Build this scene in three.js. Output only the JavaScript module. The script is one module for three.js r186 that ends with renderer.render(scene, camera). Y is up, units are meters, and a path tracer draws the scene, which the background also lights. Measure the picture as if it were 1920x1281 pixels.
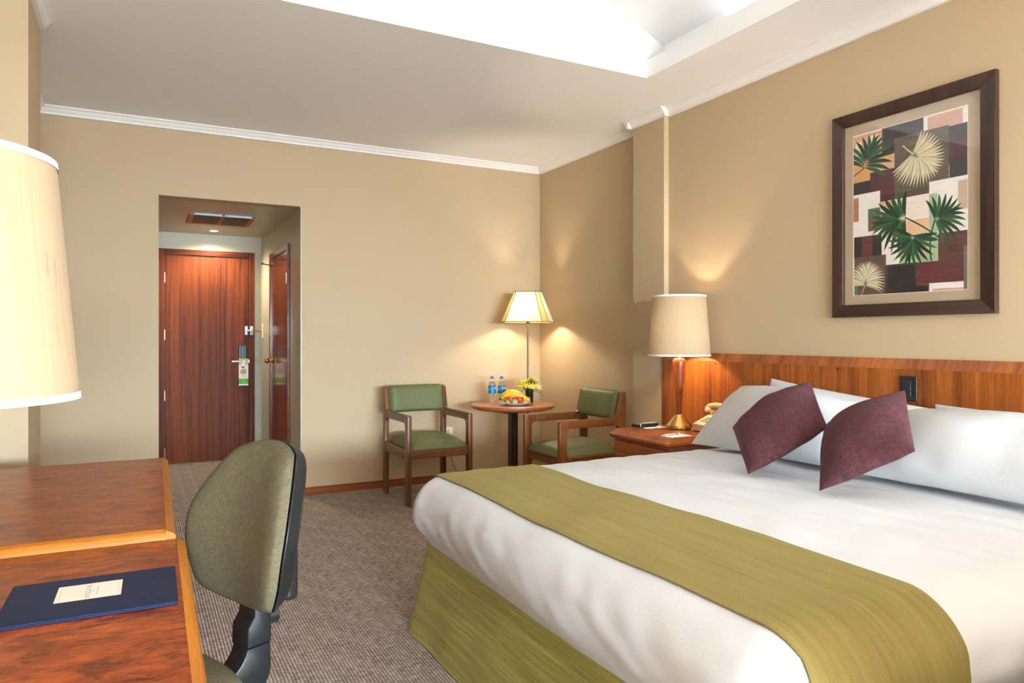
import * as THREE from 'three';
import { RoundedBoxGeometry } from 'three/addons/geometries/RoundedBoxGeometry.js';
import { mergeGeometries, mergeVertices, toCreasedNormals } from 'three/addons/utils/BufferGeometryUtils.js';
import { RectAreaLightUniformsLib } from 'three/addons/lights/RectAreaLightUniformsLib.js';

// ---------------------------------------------------------------- camera, sky, large lights, exposure
const scene = new THREE.Scene();
const YAW = Math.atan(703 / 1335);
const camera = new THREE.PerspectiveCamera(2 * Math.atan(640.5 / 1335) * 180 / Math.PI, 1920 / 1281, 0.05, 60);
camera.position.set(0, 1.25, 0);
camera.rotation.y = -YAW;
camera.setViewOffset(1920, 1281, 0, 8.5, 1920, 1281);
scene.background = new THREE.Color(0.75, 0.88, 1.0);
scene.backgroundIntensity = 1.0;
RectAreaLightUniformsLib.init();
const renderer = new THREE.WebGLRenderer();
renderer.toneMapping = THREE.LinearToneMapping;
renderer.toneMappingExposure = 1.22;
renderer.shadowMap.enabled = true;

function areaLight(color, intensity, w, h, pos, target) {
  const l = new THREE.RectAreaLight(color, intensity, w, h);
  l.position.set(...pos); l.lookAt(...target); scene.add(l); return l;
}
const WIN = { x0: -0.5, x1: 3.1, y0: 0.15, y1: 2.3, z: 6.0 };
// area light out of view, inside the near window, placed to light the room
areaLight(new THREE.Color(0.665, 0.84, 1.0), 150, WIN.x1 - WIN.x0, 1.9, [(WIN.x0 + WIN.x1) / 2, 1.45, WIN.z - 0.9], [(WIN.x0 + WIN.x1) / 2, 1.45 - 0.974, WIN.z - 0.9 - 0.225]);   // tilted steeply down so the ceiling tray gets less of it
// fluorescent strips lying in the two troughs of the ceiling tray
const COVE = { z0: -2.75, z1: -0.1, y: 2.945, xr: 2.775, xl: -0.005 };
const coveColor = new THREE.Color(0.80, 0.905, 1.0), COVE_I = 18;
for (const x of [COVE.xr, COVE.xl]) areaLight(coveColor, COVE_I, 0.05, COVE.z1 - COVE.z0, [x, COVE.y + 0.006, (COVE.z0 + COVE.z1) / 2], [x, 5, (COVE.z0 + COVE.z1) / 2]);
const WARM = new THREE.Color(1.0, 0.84, 0.64);

// ---------------------------------------------------------------- helpers
let seed = 7;
const rnd = () => { seed = (seed * 1664525 + 1013904223) >>> 0; return seed / 4294967296; };
const taken = {};
function numbered(n) { const k = taken[n] = (taken[n] ?? -1) + 1; return k ? n + '_' + String(k).padStart(3, '0') : n; }
const V = (x, y, z) => new THREE.Vector3(x, y, z);
function thing(name, label, category, [x, y, z] = [0, 0, 0], turn = 0, group) {
  const o = new THREE.Group(); o.name = numbered(name); scene.add(o);
  o.position.set(x, y, z); o.rotation.y = turn;
  o.userData = { label, category }; if (group) o.userData.group = group;
  return o;
}
function struct(name, label) {
  const o = new THREE.Group(); o.name = name; scene.add(o);
  o.userData = { kind: 'structure', label, category: name.split('_')[0] };
  return o;
}
function part(name, geo, mat, parent) {
  const m = new THREE.Mesh(geo, mat); m.name = name; parent.add(m); return m;
}
const clamp = (x, a, b) => Math.min(b, Math.max(a, x));
const sstep = (a, b, x) => { const t = clamp((x - a) / (b - a), 0, 1); return t * t * (3 - 2 * t); };
function hash(x, y, s) { let h = (x * 374761393 + y * 668265263 + s * 974634777) | 0; h = Math.imul(h ^ (h >>> 13), 1274126177); return ((h ^ (h >>> 16)) >>> 0) / 4294967296; }
function vnoise(x, y, px, py, s) {                       // periodic value noise
  const xi = Math.floor(x), yi = Math.floor(y), fx = x - xi, fy = y - yi;
  const u = fx * fx * (3 - 2 * fx), v = fy * fy * (3 - 2 * fy), m = (a, p) => ((a % p) + p) % p;
  const x0 = m(xi, px), x1 = m(xi + 1, px), y0 = m(yi, py), y1 = m(yi + 1, py);
  const a = hash(x0, y0, s), b = hash(x1, y0, s), c = hash(x0, y1, s), d = hash(x1, y1, s);
  return a + (b - a) * u + (c - a) * v + (a - b - c + d) * u * v;
}
function fbm(u, v, fx, fy, oct, s) { let r = 0, a = 0.5, n = 0; for (let k = 0; k < oct; k++) { r += a * vnoise(u * fx, v * fy, fx, fy, s + k * 17); n += a; a *= 0.5; fx *= 2; fy *= 2; } return r / n; }
function tex(w, h, f, srgb = true) {
  const d = new Uint8Array(w * h * 4);
  for (let j = 0; j < h; j++) for (let i = 0; i < w; i++) {
    const c = f((i + 0.5) / w, (j + 0.5) / h), k = (j * w + i) * 4;
    d[k] = clamp(c[0], 0, 255); d[k + 1] = clamp(c[1], 0, 255); d[k + 2] = clamp(c[2], 0, 255); d[k + 3] = 255;
  }
  const t = new THREE.DataTexture(d, w, h, THREE.RGBAFormat);
  t.wrapS = t.wrapT = THREE.RepeatWrapping; t.magFilter = THREE.LinearFilter; t.minFilter = THREE.LinearMipmapLinearFilter; t.generateMipmaps = true;
  if (srgb) t.colorSpace = THREE.SRGBColorSpace;
  t.needsUpdate = true; return t;
}
const rep = (t, sx, sy) => { t.repeat.set(1 / sx, 1 / sy); return t; };   // uv in metres: one tile is sx by sy metres
const ramp = (cs, t) => { t = clamp(t, 0, 0.9999) * (cs.length - 1); const i = Math.floor(t), f = t - i; return [0, 1, 2].map(k => cs[i][k] + (cs[i + 1][k] - cs[i][k]) * f); };
// planar uv in metres, grain along v
function puv(g, grain = 'y', jitter = true) {
  if (g.index) g = g.toNonIndexed();
  const p = g.attributes.position, uv = new Float32Array(p.count * 2), a = V(), b = V(), c = V(), n = V();
  const ou = jitter ? rnd() * 3 : 0, ov = jitter ? rnd() * 3 : 0;
  for (let i = 0; i < p.count; i += 3) {
    a.fromBufferAttribute(p, i); b.fromBufferAttribute(p, i + 1); c.fromBufferAttribute(p, i + 2);
    n.copy(b).sub(a).cross(c.clone().sub(a));
    const ax = Math.abs(n.x) >= Math.abs(n.y) && Math.abs(n.x) >= Math.abs(n.z) ? 'x' : Math.abs(n.y) >= Math.abs(n.z) ? 'y' : 'z';
    let two = ['x', 'y', 'z'].filter(k => k !== ax);
    const along = two.includes(grain) ? grain : two[1], across = two.find(k => k !== along);
    [a, b, c].forEach((q, k) => { uv[(i + k) * 2] = q[across] + ou; uv[(i + k) * 2 + 1] = q[along] + ov; });
  }
  g.setAttribute('uv', new THREE.BufferAttribute(uv, 2)); return g;
}
function box(w, h, d, x = 0, y = 0, z = 0, r = 0.004, grain = 'y', turn) {
  let g = r > 0 ? new RoundedBoxGeometry(w, h, d, 2, Math.min(r, w / 2.05, h / 2.05, d / 2.05)) : new THREE.BoxGeometry(w, h, d);
  g = puv(g, grain);
  if (turn) g.rotateX(turn[0]).rotateY(turn[1]).rotateZ(turn[2]);
  return g.translate(x, y, z);
}
const span = (x0, x1, y0, y1, z0, z1, r = 0, grain = 'y') => box(x1 - x0, y1 - y0, z1 - z0, (x0 + x1) / 2, (y0 + y1) / 2, (z0 + z1) / 2, r, grain);
function poly(pts, depth, o = {}) {                      // extruded outline, depth along +z
  const s = pts instanceof THREE.Shape ? pts : new THREE.Shape(pts.map(p => new THREE.Vector2(...p)));
  const b = o.bevel ?? 0;
  let g = new THREE.ExtrudeGeometry(s, { depth: depth - 2 * b, bevelEnabled: b > 0, bevelSize: b, bevelThickness: b, bevelOffset: -b, bevelSegments: 2, curveSegments: o.curve ?? 8 });
  g.translate(0, 0, b);
  g = puv(g, o.grain ?? 'y');
  return toCreasedNormals(g, 0.6);
}
const lathe = (pts, seg = 48) => new THREE.LatheGeometry(pts.map(p => new THREE.Vector2(...p)), seg);
function tube(pts, r, seg = 24, rad = 8) { return new THREE.TubeGeometry(new THREE.CatmullRomCurve3(pts.map(p => V(...p))), seg, r, rad, false); }
function rod(a, b, r, rad = 10) {
  const A = V(...a), B = V(...b), L = A.distanceTo(B), g = new THREE.CylinderGeometry(r, r, L, rad);
  g.applyQuaternion(new THREE.Quaternion().setFromUnitVectors(V(0, 1, 0), B.clone().sub(A).normalize()));
  return g.translate((A.x + B.x) / 2, (A.y + B.y) / 2, (A.z + B.z) / 2);
}
const merge = gs => mergeGeometries(gs.map(g => g.index ? g.toNonIndexed() : g).map(g => { for (const k of Object.keys(g.attributes)) if (!['position', 'normal', 'uv'].includes(k)) g.deleteAttribute(k); return g; }));
// a surface from a function over a grid, uv in metres given by the function's 4th and 5th value
function grid(nu, nv, f) {
  const pos = [], uv = [], idx = [];
  for (let j = 0; j <= nv; j++) for (let i = 0; i <= nu; i++) { const q = f(i / nu, j / nv); pos.push(q[0], q[1], q[2]); uv.push(q[3] ?? i / nu, q[4] ?? j / nv); }
  for (let j = 0; j < nv; j++) for (let i = 0; i < nu; i++) { const a = j * (nu + 1) + i, b = a + 1, c = a + nu + 1, d = c + 1; idx.push(a, b, d, a, d, c); }
  const g = new THREE.BufferGeometry();
  g.setAttribute('position', new THREE.Float32BufferAttribute(pos, 3)); g.setAttribute('uv', new THREE.Float32BufferAttribute(uv, 2));
  g.setIndex(idx); g.computeVertexNormals(); return g;
}
// smooth noise in space, metres
function n3(x, y, z, f, s) { return (vnoise(x * f + 31.7, y * f + z * f * 0.73 + 57.1, 4096, 4096, s) + vnoise(z * f + 11.3, y * f - x * f * 0.61 + 91.9, 4096, 4096, s + 5)) - 1; }

// ---------------------------------------------------------------- materials
const std = o => new THREE.MeshStandardMaterial({ roughness: 0.6, ...o });
const phy = o => new THREE.MeshPhysicalMaterial({ roughness: 0.6, ...o });
const rgb = (r, g, b) => new THREE.Color().setRGB(r / 255, g / 255, b / 255, THREE.SRGBColorSpace);
function woodTex(w, h, cs, s, o = {}) {
  const { streak = 40, bands = 5, warp = 0.03, pore = 90, contrast = 1, mean = 0.5 } = o;
  return tex(w, h, (u, v) => {
    const uu = u + warp * (fbm(u, v, 2, 2, 3, s + 40) - 0.5);
    const U = uu - Math.floor(uu);
    const a = fbm(U, v, bands, 1, 3, s), b = fbm(U, v, streak, 2, 3, s + 9), c = vnoise(U * pore * 2, v * 24, pore * 2, 24, s + 3), d = vnoise(U * pore * 4, v * 60, pore * 4, 60, s + 4);
    const t = mean + contrast * (0.75 * (a - 0.5) + 0.75 * (b - 0.5) + 0.22 * (c - 0.5) + 0.14 * (d - 0.5));
    return ramp(cs, t);
  });
}
const burl = rep(tex(1024, 1024, (u, v) => {
  const w1 = fbm(u, v, 6, 10, 4, 3) - 0.5, w2 = fbm(u, v, 6, 10, 4, 71) - 0.5;
  const x = u + 0.10 * w1, y = v + 0.07 * w2, X = x - Math.floor(x), Y = y - Math.floor(y);
  const a = fbm(X, Y, 5, 11, 4, 5), b = fbm(X, Y, 22, 60, 3, 15), e = fbm(X, Y, 9, 20, 2, 33);
  const ring = Math.sin(fbm(X, Y, 4, 9, 3, 8) * 60);
  const blot = sstep(0.60, 0.74, e) * sstep(0.40, 0.62, b);
  let t = 0.5 + 0.75 * (a - 0.5) + 0.8 * (b - 0.5) + 0.04 * ring + 0.25 * (vnoise(u * 300, v * 420, 300, 420, 6) - 0.5);
  const c = ramp([[92, 40, 14], [152, 72, 27], [190, 100, 42], [214, 128, 64]], t);
  return c.map((q, k) => q * (1 - 0.38 * blot));
}), 0.34, 0.34);
const wDoor = rep(woodTex(512, 1024, [[60, 27, 12], [100, 51, 25], [128, 69, 34], [154, 89, 45]], 21, { bands: 6, streak: 46, warp: 0.05 }), 0.9, 2.6);
const wHead = rep(woodTex(1024, 512, [[84, 36, 8], [132, 66, 18], [168, 92, 30], [192, 116, 44]], 35, { bands: 17, streak: 150, warp: 0.006, pore: 260, contrast: 0.9 }), 2.3, 1.3);
const wChair = rep(woodTex(256, 512, [[66, 35, 15], [104, 60, 28], [128, 77, 38], [148, 94, 50]], 44, { bands: 4, streak: 22, warp: 0.03, pore: 50 }), 0.35, 1.2);
const wTable = rep(woodTex(512, 512, [[120, 62, 30], [160, 88, 46], [184, 108, 62], [200, 124, 74]], 52, { bands: 5, streak: 36 }), 0.7, 1.2);
const wTrim = rep(woodTex(256, 512, [[118, 62, 14], [156, 90, 26], [180, 110, 38], [196, 128, 50]], 61, { bands: 4, streak: 24, pore: 60 }), 0.3, 1.1);
const wFrame = rep(woodTex(256, 512, [[34, 20, 14], [52, 32, 24], [66, 42, 31], [78, 50, 36]], 77, { bands: 4, streak: 30 }), 0.3, 1.0);
const wallBump = rep(tex(512, 512, (u, v) => { const t = 128 + 70 * (vnoise(u * 256, v * 40, 256, 40, 2) - 0.5) + 60 * (vnoise(u * 40, v * 256, 40, 256, 8) - 0.5) + 50 * (fbm(u, v, 20, 20, 3, 4) - 0.5); return [t, t, t]; }, false), 0.6, 0.6);
const carpetMap = rep(tex(1024, 1024, (u, v) => {
  const ribs = 24, x = u * ribs, k = Math.floor(x), f = x - k, yy = v * 34 + (k % 2) * 0.5 + 0.25 * hash(k, 3, 5), l = Math.floor(yy), g = yy - l;
  const tone = hash(k, ((l % 34) + 34) % 34, 9), rowTone = hash(k, 1, 2);
  const shape = Math.sin(Math.PI * f) * (0.55 + 0.45 * Math.sin(Math.PI * g));
  const patch = fbm(u, v, 3, 3, 3, 6) - 0.5;
  const t = 0.16 + 0.62 * shape + 0.34 * (tone - 0.5) + 0.12 * (rowTone - 0.5) + 0.2 * patch + 0.2 * (vnoise(u * 400, v * 400, 400, 400, 1) - 0.5);
  return ramp([[84, 69, 63], [146, 128, 118], [184, 166, 154], [214, 200, 188]], t);
}), 0.3, 0.3);
const carpetBump = rep(tex(1024, 1024, (u, v) => {
  const ribs = 24, x = u * ribs, k = Math.floor(x), f = x - k, yy = v * 34 + (k % 2) * 0.5 + 0.25 * hash(k, 3, 5), g = yy - Math.floor(yy);
  const t = 255 * Math.sin(Math.PI * f) * (0.55 + 0.45 * Math.sin(Math.PI * g)); return [t, t, t];
}, false), 0.3, 0.3);
const linen = rep(tex(512, 512, (u, v) => {
  const h = vnoise(u * 14, v * 170, 14, 170, 2) + 0.5 * vnoise(u * 40, v * 256, 40, 256, 3), w = vnoise(u * 170, v * 14, 170, 14, 5) + 0.5 * vnoise(u * 256, v * 40, 256, 40, 6);
  const t = 0.45 + 0.42 * (h - 0.75) + 0.42 * (w - 0.75) + 0.2 * (fbm(u, v, 6, 6, 2, 7) - 0.5);
  return ramp([[58, 22, 30], [90, 42, 50], [112, 60, 68], [142, 96, 108]], t);
}), 0.26, 0.26);
const weaveBump = rep(tex(256, 256, (u, v) => { const a = Math.sin(u * Math.PI * 128), b = Math.sin(v * Math.PI * 128), t = 128 + 90 * a * b; return [t, t, t]; }, false), 0.1, 0.1);
// runner: fine yarn lines along v (its length)
const runnerMap = rep(tex(1024, 512, (u, v) => {
  const a = vnoise(u * 60, v * 3, 60, 3, 2), b = vnoise(u * 220, v * 6, 220, 6, 3), c = vnoise(u * 500, v * 200, 500, 200, 4), d = fbm(u, v, 8, 1, 2, 6);
  const t = 0.5 + 0.3 * (a - 0.5) + 0.4 * (b - 0.5) + 0.3 * (c - 0.5) + 0.16 * (d - 0.5);
  return ramp([[128, 110, 48], [152, 134, 68], [166, 149, 82], [184, 168, 100]], t);
}), 0.36, 0.8);
const skirtMap = rep(tex(512, 1024, (u, v) => {          // yarn lines along u (round the bed)
  const b = vnoise(u * 5, v * 200, 5, 200, 3), a = vnoise(u * 4, v * 50, 4, 50, 2), c = vnoise(u * 60, v * 400, 60, 400, 4);
  const t = 0.5 + 0.5 * (b - 0.5) + 0.35 * (a - 0.5) + 0.2 * (c - 0.5);
  return ramp([[108, 96, 38], [138, 126, 56], [160, 148, 76], [182, 172, 102]], t);
}), 0.7, 0.5);
const shadeMap = rep(tex(512, 512, (u, v) => {
  const a = vnoise(u * 140, v * 6, 140, 6, 2), b = vnoise(u * 256, v * 3, 256, 3, 3), sl = sstep(0.86, 0.97, vnoise(u * 60, v * 5, 60, 5, 9));
  const t = 246 + 10 * (a - 0.5) + 10 * (b - 0.5) - 26 * sl; return [t, t * 0.975, t * 0.93];
}), 0.35, 0.5);
const fabricGreen = rep(tex(512, 512, (u, v) => { const t = 0.5 + 0.5 * (vnoise(u * 200, v * 200, 200, 200, 2) - 0.5) + 0.3 * (vnoise(u * 30, v * 220, 30, 220, 4) - 0.5); return ramp([[64, 70, 38], [88, 94, 54], [108, 112, 68], [128, 130, 84]], t); }), 0.3, 0.3);
const fabricChair = rep(tex(512, 512, (u, v) => { const t = 0.5 + 0.6 * (vnoise(u * 220, v * 220, 220, 220, 2) - 0.5) + 0.35 * (fbm(u, v, 40, 40, 2, 4) - 0.5); return ramp([[62, 57, 40], [86, 79, 56], [104, 96, 71], [126, 117, 90]], t); }), 0.2, 0.2);
const clothBump = rep(tex(512, 512, (u, v) => { const t = 255 * (0.97 * fbm(u, v, 3, 3, 3, 2) + 0.03 * vnoise(u * 200, v * 200, 200, 200, 9)); return [t, t, t]; }, false), 0.7, 0.7);

const M = {
  wall: std({ color: rgb(190, 168, 136), roughness: 0.72, bumpMap: wallBump, bumpScale: 0.0006 }),
  hallWall: phy({ color: rgb(182, 176, 152), roughness: 0.38, bumpMap: wallBump, bumpScale: 0.0006 }),
  ceiling: std({ color: rgb(246, 246, 246), roughness: 0.9 }),
  white: std({ color: rgb(240, 238, 236), roughness: 0.6 }),
  carpet: std({ map: carpetMap, bumpMap: carpetBump, bumpScale: 0.004, roughness: 1 }),
  baseboard: phy({ map: wTable, color: rgb(205, 200, 190), roughness: 0.5, specularIntensity: 0.5 }),
  door: phy({ map: wDoor, color: rgb(236, 212, 176), roughness: 0.5, specularIntensity: 0.35 }),
  doorGloss: phy({ map: wDoor, color: rgb(255, 216, 160), roughness: 0.25, clearcoat: 0.5, clearcoatRoughness: 0.1 }),
  head: phy({ map: wHead, roughness: 0.38, clearcoat: 0.25, clearcoatRoughness: 0.3 }),
  chairWood: phy({ map: wChair, roughness: 0.36, clearcoat: 0.2, clearcoatRoughness: 0.22 }),
  tableWood: phy({ map: wTable, roughness: 0.3, clearcoat: 0.4, clearcoatRoughness: 0.2 }),
  stand: phy({ map: wHead, color: rgb(255, 232, 205), roughness: 0.32, clearcoat: 0.4, clearcoatRoughness: 0.2 }),
  darkWood: phy({ map: wFrame, roughness: 0.4 }),
  burl: phy({ map: burl, color: rgb(222, 198, 176), roughness: 0.3, specularIntensity: 0.8 }),
  trim: phy({ map: wTrim, roughness: 0.45, specularIntensity: 0.5 }),
  sheet: phy({ color: rgb(219, 220, 222), roughness: 0.85, sheen: 0.2, bumpMap: clothBump, bumpScale: 0.006 }),
  pillow: phy({ color: rgb(207, 208, 209), roughness: 0.88, bumpMap: clothBump, bumpScale: 0.008 }),
  maroon: phy({ map: linen, color: rgb(206, 198, 194), roughness: 0.85, sheen: 0.35, sheenColor: rgb(150, 110, 125), bumpMap: weaveBump, bumpScale: 0.0005 }),
  runner: phy({ map: runnerMap, color: rgb(216, 214, 208), roughness: 0.62, sheen: 0.4, sheenColor: rgb(190, 180, 120), bumpMap: weaveBump, bumpScale: 0.0004 }),
  skirt: phy({ map: skirtMap, roughness: 0.42, sheen: 0.5, sheenColor: rgb(180, 180, 130) }),
  green: phy({ map: fabricGreen, roughness: 0.55, sheen: 0.25, sheenColor: rgb(150, 160, 110) }),
  chairCloth: phy({ map: fabricChair, roughness: 0.8, sheen: 0.3 }),
  blackPlastic: std({ color: rgb(22, 24, 26), roughness: 0.42 }),
  black: std({ color: rgb(18, 18, 19), roughness: 0.35 }),
  switchPlate: std({ color: rgb(40, 35, 32), roughness: 0.4 }),
  rocker: std({ color: rgb(36, 43, 45), roughness: 0.3 }),
  shade: phy({ map: shadeMap, color: rgb(180, 160, 134), roughness: 1, transmission: 0.04, thickness: 0, side: THREE.DoubleSide }),
  shadeTape: std({ color: rgb(236, 234, 232), roughness: 0.9, side: THREE.DoubleSide }),
  goldShade: phy({ color: rgb(206, 190, 120), roughness: 1, transmission: 0.09, thickness: 0, side: THREE.DoubleSide }),
  creamShade: phy({ color: rgb(232, 220, 196), roughness: 1, transmission: 0.10, thickness: 0, side: THREE.DoubleSide }),
  goldTrim: std({ color: rgb(140, 120, 56), roughness: 0.7 }),
  brass: std({ color: rgb(205, 170, 110), roughness: 0.25, metalness: 1 }),
  steel: std({ color: rgb(200, 198, 194), roughness: 0.28, metalness: 1 }),
  bronze: std({ color: rgb(120, 106, 88), roughness: 0.35, metalness: 0.9 }),
  bulb: std({ color: 0xffffff, emissive: new THREE.Color(1, 0.85, 0.62), emissiveIntensity: 6 }),
  led: std({ color: 0xffffff, emissive: coveColor, emissiveIntensity: 2 }),
  spotGlow: std({ color: 0xffffff, emissive: new THREE.Color(1, 0.93, 0.8), emissiveIntensity: 30 }),
  beige: phy({ color: rgb(214, 186, 142), roughness: 0.35 }),
  beigeLight: std({ color: rgb(232, 214, 184), roughness: 0.4 }),
  keyDark: std({ color: rgb(120, 104, 66), roughness: 0.5 }),
  keyTop: std({ color: rgb(210, 190, 140), roughness: 0.5 }),
  paper: std({ color: rgb(240, 240, 242), roughness: 0.8 }),
  glass: phy({ color: 0xffffff, transmission: 1, thickness: 0, roughness: 0.02, ior: 1.45 }),
  water: phy({ color: 0xffffff, transmission: 1, thickness: 0.05, roughness: 0.02, ior: 1.33 }),
  cap: std({ color: rgb(16, 120, 200), roughness: 0.4 }),
  plate: phy({ color: rgb(236, 238, 246), roughness: 0.2 }),
  vase: phy({ color: rgb(40, 62, 40), roughness: 0.12, transmission: 0.5, thickness: 0 }),
  leaf: phy({ color: rgb(58, 124, 30), roughness: 0.5, transmission: 0.3, thickness: 0, side: THREE.DoubleSide }),
  leafDark: phy({ color: rgb(34, 82, 26), roughness: 0.5, transmission: 0.3, thickness: 0, side: THREE.DoubleSide }),
  petal: phy({ color: rgb(246, 222, 50), roughness: 0.6, transmission: 0.3, thickness: 0, side: THREE.DoubleSide }),
  petalPale: phy({ color: rgb(250, 236, 130), roughness: 0.6, transmission: 0.3, thickness: 0, side: THREE.DoubleSide }),
  grille: std({ color: rgb(96, 86, 80), roughness: 0.8 }),
  alu: std({ color: rgb(190, 196, 212), roughness: 0.4 }),
  mat: std({ color: rgb(184, 164, 140), roughness: 0.9 }),
  navy: phy({ color: rgb(15, 32, 66), roughness: 0.5, specularIntensity: 0.5 }),
};

// ---------------------------------------------------------------- the room
const H = 2.812, OPEN = { x0: 0.138, x1: 1.15, y: 2.275 }, ZB = -5.73, ZN = 6.0, ZH = -7.72, HH = 2.2755;
const floor = struct('floor', 'brown ribbed loop carpet');
{
  const g = new THREE.BoxGeometry(4.6, 0.1, 14.3).translate(1.35, -0.05, -0.85);
  part('carpet', puv(g, 'z', false), M.carpet, floor);
}
const wallBack = struct('wall_back', 'plain beige wall with the opening to the entrance hall');
{
  const s = new THREE.Shape([[-0.75, 0], [OPEN.x0, 0], [OPEN.x0, OPEN.y], [OPEN.x1, OPEN.y], [OPEN.x1, 0], [3.5, 0], [3.5, 2.9], [-0.75, 2.9]].map(p => new THREE.Vector2(...p)));
  part('wall_panel', poly(s, 0.14).translate(0, 0, ZB - 0.14), M.wall, wallBack);
}
const XR = 3.225, XP = 3.185, XC = 3.31, ZP0 = -4.16, ZP1 = -3.82;
const wallRight = struct('wall_right', 'beige wall behind the bed with a shallow pilaster');
part('wall_panel', span(XR, 3.45, 0, 2.9, ZP1, ZN + 0.15), M.wall, wallRight);
part('pilaster', span(XP, 3.45, 0, 2.9, ZP0, ZP1), M.wall, wallRight);
part('wall_recess', span(XC, 3.45, 0, 2.9, ZB, ZP0), M.wall, wallRight);
const wallLeft = struct('wall_left', 'beige wall behind the desk with a shallow pilaster');
part('wall_panel', span(-0.75, -0.6, 0, 2.9, -3.73, ZN + 0.15), M.wall, wallLeft);
part('pilaster', span(-0.75, -0.42, 0, 2.9, -4.17, -3.73), M.wall, wallLeft);
part('wall_recess', span(-0.75, -0.6, 0, 2.9, ZB, -4.17), M.wall, wallLeft);
const wallNear = struct('wall_near', 'beige wall with the window, behind the viewer');  // out of view, set far back to even out the window light
part('wall_below_window', span(-0.7, 3.3, 0, WIN.y0, ZN, ZN + 0.14), M.wall, wallNear);
part('wall_above_window', span(-0.7, 3.3, WIN.y1, 2.9, ZN, ZN + 0.14), M.wall, wallNear);
part('wall_beside_window', span(-0.7, WIN.x0, WIN.y0, WIN.y1, ZN, ZN + 0.14), M.wall, wallNear);
part('wall_beside_window', span(WIN.x1, 3.3, WIN.y0, WIN.y1, ZN, ZN + 0.14), M.wall, wallNear);
const unseenPartition = struct('wall_unseen_partition', 'unseen low white partition shading the near side of the bed');  // out of view, stands here to darken the near side of the bed
part('wall_panel', span(1.05, XR, 0, 0.8, -0.3, -0.2, 0.004), M.ceiling, unseenPartition);
const unseenWindow1 = struct('window_unseen_1', 'white framed window out of view, lighting the room from behind the viewer');  // unseen, place and size chosen for the light it gives the room
{
  const z0 = ZN + 0.05, z1 = ZN + 0.1, f = 0.06, w = WIN;
  part('window_frame', merge([span(w.x0, w.x1, w.y0, w.y0 + f, z0, z1, 0.005), span(w.x0, w.x1, w.y1 - f, w.y1, z0, z1, 0.005), span(w.x0, w.x0 + f, w.y0, w.y1, z0, z1, 0.005), span(w.x1 - f, w.x1, w.y0, w.y1, z0, z1, 0.005), span((w.x0 + w.x1) / 2 - 0.03, (w.x0 + w.x1) / 2 + 0.03, w.y0, w.y1, z0, z1, 0.005)]), M.white, unseenWindow1);
  for (const [a, b] of [[w.x0 + f, (w.x0 + w.x1) / 2 - 0.03], [(w.x0 + w.x1) / 2 + 0.03, w.x1 - f]]) part('pane', span(a, b, w.y0 + f, w.y1 - f, z0 + 0.02, z0 + 0.024), M.glass, unseenWindow1);
}
// entrance hall
const hallLeft = struct('wall_hall_left', 'beige hall wall left of the entrance door');
part('wall_panel', span(-0.1, OPEN.x0 - 0.006, 0, 2.6, ZH - 0.2, ZB - 0.13), M.hallWall, hallLeft);
const hallRight = struct('wall_hall_right', 'glossy beige hall wall right of the entrance door');
part('wall_panel', span(OPEN.x1 - 0.012, 1.4, 0, 2.6, ZH - 0.2, ZB - 0.001), M.hallWall, hallRight);
const hallEnd = struct('wall_hall_end', 'beige wall around the entrance door');
part('wall_panel', span(-0.1, 1.4, 0, 2.6, ZH - 0.2, ZH), M.hallWall, hallEnd);
const hallCeiling = struct('ceiling_hall', 'low beige hall ceiling');
part('ceiling_panel', span(0, 1.3, HH, 2.5, ZH - 0.1, ZB - 0.12), M.hallWall, hallCeiling);

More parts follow.
